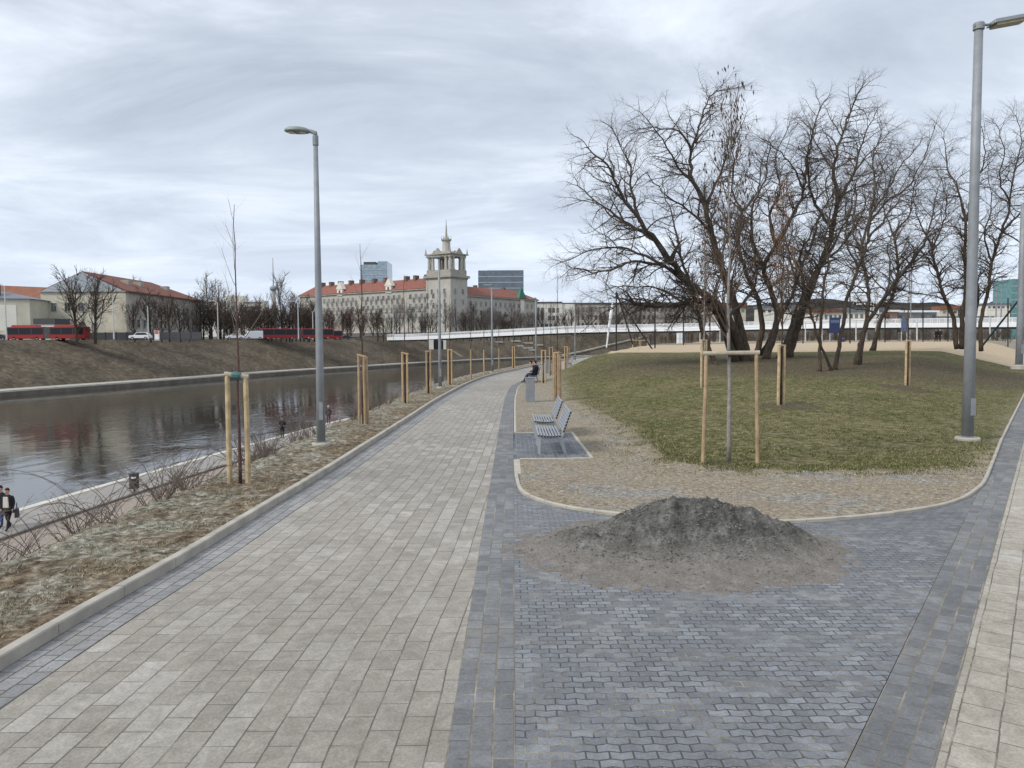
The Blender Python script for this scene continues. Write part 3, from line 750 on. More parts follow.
oldtree('tall dark bare tree leaning right with the highest crown of the clump', (789, 356), 52,
 [([(788,357),(797,328),(808,296),(822,262),(832,232),(838,200)], .36, .17, 0, 1)],
 [([(838,200),(834,172),(840,140),(850,112),(862,88)], .2, .03, 1, 1), ([(832,232),(816,204),(808,172),(812,140),(820,108)], .16, .03, 1, -3),
  ([(838,200),(854,172),(862,142),(876,112)], .16, .02, 1, 2), ([(834,172),(820,150),(808,122)], .10, .02, 1, 1),
  ([(854,172),(872,150),(892,130)], .09, .02, 1, -1), ([(822,262),(842,246),(858,222),(868,196)], .13, .02, 0, -2),
  ([(838,200),(852,190),(878,176),(904,150)], .10, .02, 1, 3), ([(808,296),(792,270),(790,238),(798,205)], .13, .02, 0, -2)], 14)
oldtree('pair of thin crossing bare stems right of the tallest crown', (824, 371), 40,
 [([(819,373),(820,345),(822,310),(823,288),(828,262),(824,238)], .12, .06, 0, 1), ([(832,372),(822,348),(812,318),(806,296),(800,272)], .10, .05, .3, -1)],
 [([(824,238),(830,212),(826,186),(832,160)], .08, .02, 1, 1), ([(800,272),(792,250),(796,225)], .06, .02, -1, 1)], 15, dens=.8)
oldtree('slender bare tree leaning right beside the crossing stems', (835, 371), 41,
 [([(835,373),(840,340),(847,300),(858,268),(868,240),(870,212)], .15, .08, 0, 1)],
 [([(870,212),(876,184),(872,160),(882,132)], .1, .02, 1, 1), ([(858,268),(846,240),(846,212),(852,186)], .08, .02, 0, -1), ([(868,240),(886,218),(902,196),(922,180)], .09, .02, 1, 1)], 16, dens=.85)
oldtree('dark bare tree forking low down, one long limb reaching right', (858, 361), 44,
 [([(857,363),(862,340),(870,318),(884,298),(900,276),(912,262)], .19, .10, 0, 0), ([(858,362),(864,330),(869,300),(866,276),(862,252)], .17, .09, .4, 2)],
 [([(912,262),(926,240),(934,212),(938,188)], .11, .02, 0, 1), ([(912,262),(930,252),(944,238)], .07, .02, 0, -1), ([(862,252),(868,224),(884,196),(900,168),(920,144)], .12, .02, 2, 1),
  ([(868,224),(890,200),(912,182),(934,130)], .09, .02, 2, -2), ([(862,252),(852,226),(856,196),(850,168)], .10, .02, 2, 2), ([(884,298),(890,272),(888,246),(900,222)], .08, .02, 0, 1)], 17)
oldtree('many-stemmed bare tree close behind the thick lamp pole', (958, 347), 56,
 [([(957,349),(954,320),(944,296),(937,272),(932,250)], .22, .10, 0, 1), ([(961,349),(962,318),(966,286),(965,252),(966,220)], .24, .11, 0, -1), ([(965,348),(974,320),(978,290),(972,262)], .18, .08, .4, 1)],
 [([(932,250),(922,226),(914,200),(922,172)], .1, .02, 1, 1), ([(937,272),(924,254),(908,242)], .07, .02, 1, -1), ([(966,220),(958,190),(946,162),(944,132)], .13, .02, -1, 1),
  ([(966,220),(974,188),(984,160),(982,128)], .12, .02, -1, -2), ([(932,250),(944,222),(946,196),(936,168)], .09, .02, 1, 2), ([(972,262),(982,236),(998,214)], .08, .02, 1, 1)], 18)
oldtree('bare tree at the right edge leaning out past the lamp pole', (981, 349), 55,
 [([(981,351),(981,322),(988,290),(992,262),(1002,232)], .20, .10, 0, 1)],
 [([(1002,232),(1010,204),(1014,172),(1022,142),(1016,116)], .13, .02, 1, 1), ([(992,262),(984,234),(992,204),(988,172)], .1, .02, 1, -1), ([(1002,232),(1022,212),(1040,190),(1050,160)], .12, .02, 1, 2),
  ([(1010,204),(1000,180),(1004,150),(996,124)], .09, .02, 1, -2), ([(1014,172),(1030,150),(1036,124)], .08, .02, 1, 1), ([(1002,232),(1040,250),(1060,230)], .07, .02, 1, 2)], 19)

oldtree('brown bare tree squeezed behind the thick forked trunk of the clump', (755, 357), 55,
 [([(755,359),(762,330),(758,300),(746,272),(738,240),(742,212)], .30, .12, 0, 1), ([(760,358),(776,326),(792,296),(800,270),(812,244)], .22, .09, .4, 1)],
 [([(742,212),(732,190),(734,160),(724,130)], .12, .02, 1, 1), ([(738,240),(720,226),(704,200),(690,172)], .1, .02, 1, -1), ([(742,212),(758,190),(762,162),(772,134)], .1, .02, 1, 1),
  ([(812,244),(820,214),(834,190),(838,160)], .1, .02, 1, 1), ([(800,270),(788,248),(782,222),(790,196)], .08, .02, 1, 0), ([(758,300),(734,286),(716,262),(706,236)], .1, .02, 0, -1)], 31)
oldtree('thin bare tree behind the low-forking one, its crown filling the gap before the lamp pole', (872, 352), 62,
 [([(872,353),(880,322),(892,296),(898,266),(894,236)], .24, .10, 0, 1)],
 [([(894,236),(884,208),(886,180),(876,150)], .1, .02, 1, 1), ([(894,236),(910,212),(914,186),(928,160)], .1, .02, 1, -1), ([(898,266),(918,246),(936,224),(944,200)], .08, .02, 1, 1), ([(892,296),(872,276),(858,250),(856,226)], .08, .02, 0, -1)], 32)

# ------------------------------------------------------------------ saplings and their stakes
def leaves(mb, pts, rg, size, mat=0, hang=1.0, thick=.3):
    for p in pts:
        L = size*rg.uniform(.6, 1.4); w = L*thick*.5; a = rg.uniform(0, 6.28); q = Vector((math.cos(a)*w, math.sin(a)*w, 0)); dn = Vector((rg.uniform(-.3, .3)*L, rg.uniform(-.3, .3)*L, -L*hang))
        b_ = Vector((-q.y, q.x, 0))*.4
        v = len(mb.v); mb.v += [tuple(p), tuple(p+dn*.45+q), tuple(p+dn), tuple(p+dn*.45-q), tuple(p+dn*.5+b_)]
        for f_ in ((0,1,4),(1,2,4),(2,3,4),(3,0,4)): mb.f.append(tuple(v+i for i in f_)); mb.m.append(mat)
def sapling(label, x, y, gz, H, seed, bmat, tmat, r=.035, first=.35, nb=14, blen=1.2, angle=(.35, .8), pods=0, podmat=None, podsize=.12, twigd=3.0, group='saplings tied to stakes', lean=(0, 0)):
    rg = random.Random(seed); t = empty('sapling', (x, y, gz), 0, label, 'young tree', group)
    P = [Vector((0, 0, -.05))]; n = 14
    for i in range(1, n+1): P.append(Vector((lean[0]*i/n+rg.uniform(-.012, .012)*(i > 2)*H*.3, lean[1]*i/n+rg.uniform(-.012, .012)*H*.3*(i > 2), H*i/n)))
    rad = [r*(1-.86*(i/n)**.8) for i in range(n+1)]; tb = MB(); tb.tube(P, rad, 8); tb.build('trunk', bmat, t, smooth=True)
    cb = MB(); tips = []
    cfg = dict(dens=[4, twigd], len=[.16, .38], rad=[.004, .006], seg=[2, 3], side=[3, 3], wob=.15, trop=.10, tips=tips, podp=1.0)
    for k in range(nb):
        f_ = first+(.96-first)*(k+rg.random()*.8)/nb; i = min(n-1, int(f_*n)); p = P[i].lerp(P[i+1], f_*n-i)
        nd = side_dir(Vector((0, 0, 1)), rg, *angle); l = blen*rg.uniform(.6, 1.15)*(1.25-f_); q = wander(p, nd, l, 6, rg, .09, .10); rr = rad[i]*.45
        cb.tube(q, [max(.003, rr*(1-.75*j/6)) for j in range(7)], 5, cap=False); sprout(cb, q, rr, rr*.25, rg, 1, cfg, .25)
        tips += q[2:]
    if pods:
        pp = []
        for _ in range(pods):
            c = rg.choice(tips); pp.append(c+rdir(rg)*.06)
        leaves(cb, pp, rg, podsize, 1)
    cb.build('crown', [tmat, podmat or tmat], t)
    return t
def stakes(label, x, y, gz, H, offs, mat, rs=.032, bars=((0, 1),), barmat=None, tie=None, tiez=.0, lean=.03, group='wooden stake frames round the saplings', barr=.035, over=.05, seed=0):
    rg = random.Random(seed+1000); t = empty('stake_frame', (x, y, gz), 0, label, 'stake frame', group); tops = []
    for (ox, oy) in offs:
        mb = MB(); top = Vector((ox*(1-lean*2), oy*(1-lean*2), H+rg.uniform(-.03, .03))); bot = Vector((ox, oy, -.15)); tops.append(top)
        mb.tube([bot, bot.lerp(top, .35)+rdir(rg)*.008, bot.lerp(top, .7)+rdir(rg)*.008, top-Vector((0, 0, .015)), top], [rs, rs*1.02, rs*.97, rs*.97, rs*.85], 9); mb.build('stake', mat, t)
    for a, b_ in bars:
        mb = MB(); p, q = tops[a].copy(), tops[b_].copy(); p.z -= .02; q.z -= .02; d = (q-p).normalized(); off = Vector((-d.y, d.x, 0))*-(rs+barr*.6)
        off = Vector((0, 0, barr)); mb.tube([p-d*over+off, (p+q)/2+off, q+d*over+off], barr, 9); mb.build('crossbar', barmat or mat, t)
    if tie:
        mb = MB(); mb.tube([Vector((-.07, 0, H+.02+tiez)), Vector((-.03, 0, H+.025+tiez)), Vector((.03, 0, H+.015+tiez)), Vector((.08, 0, H+.02+tiez))], [barr*1.25, barr*1.6, barr*1.6, barr*1.2], 9); mb.build('tie', tie, t)
    return t
# left row along the river
p = at(239, 486); gx, gy = p.x, p.y
stakes('nearest stake frame of the river verge, two yellow posts with a teal strap', gx, gy, .04, 1.88, [(-.155, 0), (.155, .02)], M['stakey'], rs=.045, barmat=M['stakegrey'], tie=M['teal'], barr=.045, seed=1, lean=0)
sapling('reddish sapling with long thin side branches between the nearest stakes of the river verge', gx+.02, gy+.02, .04, 4.85, 3, M['sapred'], M['twigg'], r=.034, first=.46, nb=9, blen=1.6, angle=(.4, .8), pods=0, twigd=1.6)
words = ['second', 'third', 'fourth', 'fifth', 'sixth', 'seventh', 'eighth', 'ninth']
for i, (px, py, n_, h) in enumerate([(363,426,3,2.05),(405,404,2,2.0),(428.5,394.5,2,2.0),(450,385.5,2,2.0),(471,380.5,1,2.0),(484,375.5,1,1.9),(499,371,1,2.0),(513.5,368.3,2,1.95)]):
    p = at(px, py); offs = {3: [(-.10, -.05), (.07, -.05), (.13, .1)], 2: [(-.085, 0), (.10, .05)], 1: [(0, -.05)]}[n_]
    stakes('%s stake support from the camera in the river verge row, %s' % (words[i], {3: 'three posts close together', 2: 'two posts', 1: 'a single post'}[n_]), p.x, p.y, .04, h, offs, M['stakeb' if i % 2 == 0 else 'stake'], rs=.04 if i < 3 else .05, bars=((0, 1),) if n_ > 1 else (), seed=i, lean=.05 if n_ == 3 else 0, barr=.04)
    sapling('thin bare sapling at the %s stake support of the river verge row' % words[i], p.x+.0, p.y+.08, .04, [5.4,5.2,5.6,5.2,5.6,5.4,5.6,5.6][i], 20+i, M['sapred'] if i % 2 else M['barkb'], M['twigr'], r=.04, first=.5, nb=9, blen=1.2, twigd=1.6)
# right row behind the benches
for i, (px, py, n_, h, H) in enumerate([(557.5,401.5,4,2.0,5.4),(543.5,384.5,2,1.9,4.9),(551,378,2,1.9,5.2),(566,372.5,2,1.9,4.5),(568,366,2,1.8,4.6)]):
    p = at(px, py); z = lawnz(p.x, p.y)
    offs = {4: [(-.15, -.2), (.02, -.22), (.13, .2), (-.06, .22)], 2: [(-.10, 0), (.12, .05)]}[n_]
    stakes(['stake cage of four posts behind the farther empty bench', 'stake pair just behind the seated people', 'stake pair behind the far grey bin', 'stake pair at the foot of the grass slope', 'farthest stake pair beside the bend of the path'][i], p.x, p.y, z, h, offs, M['stake' if i % 2 else 'stakeb'], rs=.045, bars=((0, 1), (1, 2), (2, 3)) if n_ == 4 else ((0, 1),), seed=40+i, lean=0, barr=.035)
    sapling(['brown sapling inside the cage of four posts behind the benches', 'thin sapling rising behind the seated people', 'thin sapling at the stakes behind the far grey bin', 'small sapling at the foot of the grass slope', 'thin sapling at the farthest stake pair by the path bend'][i], p.x, p.y+.05, z, H, 50+i, M['barkb'], M['twigr'], r=.035, first=.38, nb=13, blen=1.0, angle=(.15, .5), twigd=2)
# lawn saplings
def groundat(px, py):
    z = .03
    for _ in range(30): p = at(px, py, z); z = z*.5+lawnz(p.x, p.y)*.5
    return at(px, py, z)
p = groundat(730, 463)
W = 55*p.y/F
stakes('big goalpost-shaped stake frame on the near lawn with a black rubber tie', p.x, p.y, p.z, 2.20, [(-W*.50, 0), (W*.47, -.12)], M['stakeb'], rs=.038, barmat=M['stakegrey'], tie=M['black'], barr=.045, lean=.045, over=.06, seed=70)
sapling('tall grey-stemmed sapling full of brown pods in the goalpost-shaped stake frame', p.x, p.y+.08, p.z, 7.5, 71, M['sapgrey'], M['twigb'], r=.052, first=.33, nb=56, blen=2.0, angle=(.3, .85), pods=620, podmat=M['pod'], podsize=.11, twigd=3.6, lean=(-.05, 0))
for i, (px, py, H, pods, nb, bl, mt1, tw, st, lb, ls) in enumerate([
  (703.5,387.5,6.6,300,34,1.6,'sapgrey','twigb','stakey','pale stake pair seen just behind the goalpost frame', 'slim sapling at the pale stake pair behind the goalpost frame'),
  (781,405,7.3,1100,52,2.0,'barkb','twigb','stakey','yellow stake pair on the lawn right of the goalpost frame', 'sapling with dense rusty dry leaves at the yellow stakes right of the goalpost frame'),
  (907.5,385.5,5.4,60,26,.95,'barkb','twigr','stakey','yellow stake pair on the lawn left of the thick lamp pole', 'thin upright sapling at the yellow stakes left of the thick lamp pole')]):
    p = groundat(px, py)
    stakes(lb, p.x, p.y, p.z, 2.0, [(-.09, 0), (.13, .12)], M[st], rs=.052, bars=((0, 1),), seed=80+i, lean=0, barr=.03)
    sapling(ls, p.x+.02, p.y+.08, p.z, H, 90+i, M[mt1], M[tw], r=.045, first=.34, nb=nb, blen=bl, angle=(.15, .62), pods=pods, podmat=M['podb'], podsize=.10, twigd=4.0)

# ------------------------------------------------------------------ bare shrubs on the river bank
def shrub_mesh(seed, h, ns, arch, tw):
    rg = random.Random(seed); mb = MB()
    for k in range(ns):
        a = rg.uniform(0, 6.28); d = Vector((math.cos(a)*.45, math.sin(a)*.45, 1)); l = h*rg.uniform(.5, 1.6)
        q = [Vector((math.cos(a)*.1*rg.random(), math.sin(a)*.1*rg.random(), -.1))]; dd = d.normalized()
        for j in range(8): dd = (dd+rdir(rg)*.12+Vector((math.cos(a)*.1*arch, math.sin(a)*.1*arch, -.16*arch*j/4))).normalized(); q.append(q[-1]+dd*l/8)
        mb.tube(q, [.0075*(1-.7*j/8) for j in range(9)], 4, cap=False)
        for _ in range(tw):
            i = rg.randint(2, 7); e = wander(q[i], side_dir((q[i]-q[i-1]).normalized(), rg, .4, 1.0), rg.uniform(.12, .4)*h*.5, 3, rg, .15, .06); mb.tube(e, [.0035, .003, .0025, .002], 3, cap=False)
    return mb
protos = [shrub_mesh(200+i, [1.3, 1.0, .8, 1.6][i], [9, 13, 16, 6][i], [.9, .35, .15, 1.6][i], [3, 5, 5, 1][i]).mesh('shrub_stems', M['reed']) for i in range(4)]
k = 0; rg = random.Random(5)
for Y in [7.2,8.3,9.3,10.2,11,11.8,12.7,13.6,14.3,15.2,16.2,17.2,18.3,19.6,21,22.6,24.2,26,28,30.5,33,36.5,40]:
    for rep in range(3 if Y > 9 else 1):
        yy = Y+rg.uniform(-.4, .4)+rep*.4; w = rg.uniform(1.9, 3.4) if Y < 24 else rg.uniform(1.7, 2.6); X = Lx(yy)-w; v = rg.randint(0, 3) if Y < 18 else rg.choice([1, 2, 2])
        o = bpy.data.objects.new('bare_shrub', protos[v]); C.objects.link(o); s = rg.uniform(.8, 1.15) if Y < 24 else rg.uniform(.55, .9)
        xf(o, (X, yy, bankz(w, X, yy, bankrun(yy))), rg.uniform(0, 6.28), s)
        tag(o, ['bare shrub of thin arching brown stems growing on the river bank slope', 'bare shrub of upright thin twigs on the river bank slope', 'low dense bare shrub on the river bank slope', 'bare shrub with a few long bowed whips on the river bank slope'][v], 'shrub', 'bare shrubs on the river bank slope'); k += 1

# ------------------------------------------------------------------ far trees: six kinds, copied
def far_proto(seed, H, spread, rtw, trunk, tw, tr, upw=.10, n1=15, low=.14, dens=(2.6, 1.5)):
    rg = random.Random(seed); t = empty('bare_tree', (0, 0, -500)); P = wander(Vector((0, 0, -.5)), Vector((0, 0, 1)), H*.72, 8, rg, .05, .05)
    mb = MB(); mb.tube(P, [tr*(1-.7*i/8) for i in range(9)], 6); cb = MB()
    cfg = dict(dens=list(dens)+[.6], len=[1.1, 2.3, 3.4], rad=[rtw, rtw*1.5, rtw*2], seg=[2, 3, 4], side=[3, 3, 3], wob=.2, trop=upw*.8)
    for k in range(n1):
        f_ = low+(.95-low)*k/n1; i = min(7, int(f_*8)); p = P[i].lerp(P[i+1], f_*8-i); nd = side_dir(Vector((0, 0, 1)), rg, .4, 1.0)
        l = spread*rg.uniform(.75, 1.2)*(1.2-.6*f_); q = wander(p, nd, l, 6, rg, .16, upw); cb.tube(q, [tr*.4*(1-.75*j/6) for j in range(7)], 4, cap=False)
        sprout(cb, q, tr*.3, rtw*1.5, rg, 1, cfg, .2)
    sprout(cb, P[4:], tr*.3, rtw*1.5, rg, 1, cfg, .2)
    mb.build('trunk', trunk, t); cb.build('crown', tw, t); return t
FPR = [far_proto(301, 13, 5, .05, M['bark'], M['twig'], .26, .12), far_proto(302, 11, 4.5, .05, M['bark'], M['twigb'], .22, .14), far_proto(303, 10, 3.4, .045, M['barkb'], M['twigr'], .2, .24, 17, .10, (3.4, 1.9)),
       far_proto(304, 17, 5, .045, M['barkb'], M['twigg'], .24, .2, 13, .35), far_proto(305, 9, 4, .045, M['bark'], M['twigb'], .2, .1, 15, .08, (3.4, 1.9)), far_proto(306, 14, 4.5, .04, M['barkb'], M['twigg'], .22, .2, 12, .25)]
used = set()
def far_tree(v, px, Y, z, s, rz, label, group=None):
    o = FPR[v] if v not in used else copy_tree(FPR[v]); used.add(v)
    P = atY(px, 384, Y); xf(o, (P.x, Y, z), rz, s*1.35); tag(o, label, 'tree', group); return o
far_tree(0, 78, 168, 3.4, 1.02, .3, 'dark bare street tree standing in front of the red articulated bus')
far_tree(4, 97, 170, 3.4, 1.28, 2.0, 'dark bare street tree before the cream end wall of the red-roofed old building')
far_tree(3, 141, 230, 3.4, 1.0, 1.0, 'pale tall birch rising beside the red roof of the old building')
rg = random.Random(9)
for px, s in [(136,.75),(152,.85),(163,.85),(171,.8),(182,.72),(191,.6)]:
    far_tree(rg.choice([0, 1, 4]), px, 185+rg.uniform(-3, 10), 3.4, s, rg.uniform(0, 6), 'bare dark tree close in front of the windowed side of the old red-roofed building', 'trees before the old building')
for px, Y, s, v in [(205,260,1.0,5),(212,270,1.25,3),(222,255,1.05,3),(233,270,1.05,5),(243,262,1.0,5),(252,262,.8,0),(262,266,1.0,5),(272,260,.85,1),(284,270,1.25,3),(291,262,1.0,5),(300,268,1.05,0),(309,262,.95,1)]:
    far_tree(v, px, Y, 3.5, s, rg.uniform(0, 6), 'bare tree in the thicket behind the red buses', 'thicket of trees behind the red buses')
for i in range(30):
    px = 198+i*4.0+rg.uniform(-1.5, 1.5); far_tree(rg.choice([0, 1, 4, 4]), px, 244+rg.uniform(-4, 8), 3.5, rg.uniform(.75, 1.0), rg.uniform(0, 6), 'low dense bare tree in the row along the far street', 'street trees of the far bank')
for i in range(38):
    px = 312+i*6.0+rg.uniform(-2, 2); Y = 300+rg.uniform(-8, 14); Y = max(Y, 285+(px-318)*.35)
    v = rg.choice([2, 2, 1, 4]) if px < 375 else rg.choice([1, 5, 3, 4, 5])
    far_tree(v, px, Y, 3.6, (1.0 if px < 385 else .92)*rg.uniform(.85, 1.1)*(.8 if v == 3 else 1), rg.uniform(0, 6), 'reddish dense bare tree before the left wing of the long building' if v == 2 else 'bare street tree before the long building with the tower', 'trees before the long building')
for i in range(40):
    px = 425+i*7.0+rg.uniform(-3, 3); v = rg.choice([0, 1, 5, 4])
    far_tree(v, px, 447+rg.uniform(-5, 20), 8.2, rg.uniform(.85, 1.2), rg.uniform(0, 6), 'far bare tree rising behind the white bridge railing', 'bare trees behind the white bridge')
for i in range(86):
    px = 636+i*4.7+rg.uniform(-4, 4)
    far_tree(4 if i % 3 else 2, px, 150+rg.uniform(-8, 30), 1.9, rg.uniform(.15, .27), rg.uniform(0, 6), 'low bare bush beyond the sand strip under the white bridge', 'bushes beyond the sand strip')
for i in range(16):
    px = 640+i*26+rg.uniform(-8, 8); v = rg.choice([1, 5, 4])
    far_tree(v, px, 300+rg.uniform(-20, 60), 2.3, rg.uniform(.5, .75), rg.uniform(0, 6), 'small far bare tree beyond the sports ground', 'small trees beyond the sports ground')
# ------------------------------------------------------------------ lamps
def lamp(label, px, py, H, r0_, r1_, head, z=.03, galv='galv', side=-1, rot=0, group='lamp posts beside the riverside path', base=True, Y=None):
    p = at(px, py, z) if Y is None else atY(px, py, Y)
    t = empty('street_lamp', (p.x, p.y, z if Y is None else p.z), rot, label, 'street lamp', group)
    mb = MB(); mb.tube([(0,0,-.1),(0,0,H*.3),(0,0,H*.6),(0,0,H)], [r0_, r0_+(r1_-r0_)*.3, r0_+(r1_-r0_)*.6, r1_], 20); mb.build('pole', M[galv], t, smooth=True)
    dr = MB(); dr.box((r0_*.3, -r0_*.97, .85), (r0_*.9, .02, .42)); dr.build('access_door', M[galv], t, bevel=.004)
    if base:
        mb = MB(); mb.tube([(0,0,-.1),(0,0,.07),(0,0,.10)], [r0_*2.1, r0_*2.1, r0_*1.95], 28); mb.build('concrete_footing', M['kerbpale'], t)
        mb = MB(); mb.tube([(0,0,.10),(0,0,.125)], [r0_*1.6, r0_*1.6], 4); mb.build('base_plate', M[galv], t)
    if head == 'disc':
        mb = MB(); mb.tube([(0,0,H-.12),(0,0,H+.10)], [r1_*1.35, r1_*1.25], 16); mb.build('collar', M['lampbody'], t, smooth=False)
        mb = MB(); mb.tube([(0,0,H+.08),(0,0,H+.16),(side*.10,0,H+.20),(side*.18,0,H+.22)], [r1_*.95, r1_, r1_*.9, r1_*.8], 12); mb.build('arm', M['lampbody'], t, smooth=True)
        hd = MB(); rows = []
        prof = [(.0,.085),(.13,.08),(.23,.06),(.29,.02),(.305,-.01),(.29,-.035),(.25,-.045),(.24,-.03),(0,-.03)]
        for rr, zz in prof: rows.append([Vector((side*.42+math.cos(a)*rr*1.0, math.sin(a)*rr*.62, H+.22+zz+math.cos(a)*rr*side*.04*1)) for a in [2*math.pi*k/28 for k in range(28)]])
        hd.quadgrid(rows, 0, True); ho = hd.build('lamp_head', M['lampbody'], t, smooth=True)
        for s in (-1, 1):
            g = MB(); g.tube([(side*.42+s*.125,0,H+.22-.036),(side*.42+s*.125,0,H+.22-.060)], [.095, .08], 18); g.build('lens', M['lampglass'], ho)
    elif head == 'box':
        mb = MB(); mb.tube([(0,0,H-.16),(0,0,H-.02),(0,0,H)], [r1_*1.32, r1_*1.32, r1_*1.2], 20)
        for k in range(4): a = k*1.57+.4; mb.box((math.cos(a)*r1_*1.36, math.sin(a)*r1_*1.36, H-.08), (.03, .03, .05))
        mb.build('collar', M['galv'], t)
        mb = MB(); mb.tube([(0,0,H-.04),(side*.2,0,H-.045),(side*.34,0,H-.02)], [.035, .03, .03], 10); mb.build('arm', M['galv'], t, smooth=True)
        hd = MB(); Mx = Matrix.Rotation(-side*R(10), 3, 'Y'); hd.box((side*.72, 0, H+.06), (.92, .36, .10), 0, Mx, taper=.9); ho = hd.build('lamp_head', M['galv'], t, bevel=.012)
        g = MB(); g.box((side*.70, 0, H-.012), (.72, .31, .07), 0, Mx); g.build('diffuser', M['lampdiff'], ho)
    elif head == 'small':
        mb = MB(); mb.box((side*.3, 0, H+.02), (.8, .22, .09), taper=.8); mb.build('lamp_head', M['lampbody'], t)
    return t
pz = at(321, 446, .04)
lamp('nearest lamp post with a flat oval head beside the riverside path on the left', 321.3, 446.5, 7.18, .105, .052, 'disc', z=.04)
p = groundat(967.5, 441)
t_ = lamp('thick tall steel lamp post with a box head on the lawn at the right', 967.5, 441, (441-25)*p.y/F*.995, .135, .095, 'box', z=p.z-.02, side=1, galv='galv', group=None)
lamp('second lamp post of the path row, with a plain top', 440.2, 388.5, 7.0, .095, .05, 'small', group='lamp posts beside the riverside path')
lamp('third lamp post of the path row, left of the bend', 492.3, 373, 7.0, .1, .055, 'small')
lamp('fourth lamp post of the path row, seen behind the seated people', 536, 365.5, 7.0, .1, .055, 'small')
lamp('thin far lamp post just right of the path bend', 575, 361, 6.5, .09, .05, 'small')
lamp('grey post at the very right edge of the photo on the lawn', 1019, 367, 7.6, .16, .13, 'small', z=1.2, base=True, group=None, side=1)
def tall(label, px, ytop, Y, z, r=.12, arm=None, mat='galv', group='street lights of the far bank'):
    zt = atY(px, ytop, Y).z; P = atY(px, 384, Y); t = empty('street_lamp', (P.x, Y, z), 0, label, 'street lamp', group); H = zt-z
    mb = MB(); mb.tube([(0,0,0),(0,0,H*.5),(0,0,H)], [r, r*.8, r*.6], 8); mb.build('pole', M[mat], t)
    if arm:
        mb = MB(); mb.tube([(0,0,H-.05),(arm*.5,0,H+.45),(arm,0,H+.5)], [r*.55]*3, 6); mb.build('arm', M[mat], t)
        mb = MB(); mb.box((arm*1.3, 0, H+.48), (abs(arm)*.7, .35, .16)); mb.build('lamp_head', M[mat], t)
    return t
M['palepole'] = simple('pale_painted_pole', (.50, .51, .50), .6)
for i, (px, yt, Y, a, lb) in enumerate([(8.5,286,160,-1.8,'pale street light with an arm in front of the leftmost cream building'),(115.5,300,160,0,'pale street pole before the corner of the old red-roofed building'),(150,306,168,0,'pale street pole right of the white car'),
    (219.5,303,178,-1.2,'pale street light left of the second group of buses'),(299.5,303,200,-1.5,'pale street light in front of the far red bus'),(314,312,225,1.2,'short pale street light behind the near lamp post'),(394,305,290,0,'pale pole at the left end of the white bridge')]):
    tall(lb, px, yt, Y, 3.5, .16, a or None, 'palepole')

# ------------------------------------------------------------------ benches, bins
def bench(label, x, y, z=0, group='benches on the path side'):
    t = empty('park_bench', (x, y, z), 0, label, 'bench', group); L = 2.05
    # local: x away from the path (front at 0), y along the bench
    for k in range(8):
        s = MB(); xx = .03+k*.066; zz = .45-.018*math.sin(k/7*3.14)-(.012*k/7); s.box((xx, L/2, zz), (.036, L, .032)); so = s.build('seat_slat', M['benchslat'], t, bevel=.004)
        e = MB(); e.box((xx, -.002, zz), (.040, .008, .036)); e.build('end_cap', M['benchend'], so)
    for k in range(7):
        a = R(20); q = .10+k*.072; xx = .545+math.sin(a)*q; zz = .45+math.cos(a)*q
        s = MB(); Mx = Matrix.Rotation(a, 3, 'Y'); s.box((xx, L/2, zz), (.030, L, .050), 0, Mx); so = s.build('back_slat', M['benchslat'], t, bevel=.004)
        e = MB(); e.box((xx, -.002, zz), (.034, .008, .054), 0, Mx); e.build('end_cap', M['benchend'], so)
    for yy in (.38, L-.38):
        f = MB(); w = .022
        prof = [(.02,0),(.08,0),(.085,.34),(.50,.32),(.60,.0),(.67,0),(.575,.36),(.785,.97),(.75,.985),(.54,.42),(.50,.39),(.03,.42),(.01,.42)]
        f.prism(prof, 'y', yy-w, yy+w); f.build('leg_frame', M['leg'], t)
    b = MB(); b.box((.3, L/2, .355), (.04, L-.76, .04)); b.build('stretcher', M['galv'], t); return t
bench('nearest empty grey slatted bench on the paved pad', .55, 16.75)
bench('second empty slatted bench just behind the nearest one', .56, 19.75)
bench('far slatted bench with two people sitting on it', .98, 46.2, lawnz(1.4, 47))
p = at(566, 367.5); bench('farthest empty dark bench beside the bend of the path', p.x, p.y, lawnz(p.x, p.y))
def litter(label, x, y, z, w, h, group=None, mat='bin', slot=True):
    t = empty('litter_bin', (x, y, z), R(3), label, 'bin', group); b = MB(); b.box((0, 0, h*.5), (w, w, h)); b.build('body', M[mat], t, bevel=.012)
    c = MB(); c.box((0, 0, h+.012), (w*1.04, w*1.04, .03)); c.build('lid', M[mat], t)
    if slot: s = MB(); s.box((-w*.505, 0, h*.84), (.012, w*.6, .12)); s.build('opening', M['black'], t)
    return t
p = at(530, 402.8); litter('grey box-shaped litter bin between the two pairs of benches', p.x, p.y+.16, .03, .37, .98)
p = at(547, 372.5); litter('far grey litter bin behind the seated people', p.x, p.y, .03, .42, 1.0)
M['bindark'] = simple('dark_bin_metal', (.05, .048, .045), .6, .2, var=.2)
p = at(134.5, 492.5, ZW); t = empty('litter_bin', (p.x, p.y, ZW), R(20), 'small dark bin on a post standing on the lower walkway', 'bin')
b = MB(); b.tube([(0,0,0),(0,0,.3)], .05, 8); b.build('post', M['bindark'], t)
b = MB(); b.tube([(0,0,.22),(0,0,.92)], .24, 14); bo = b.build('body', M['bindark'], t)
b = MB(); b.tube([(0,0,.96),(0,0,1.0)], .26, 14); b.build('lid', M['bindark'], t)
b = MB(); b.box((0,-.235,.8), (.22, .03, .09)); b.build('opening', M['white'], bo)

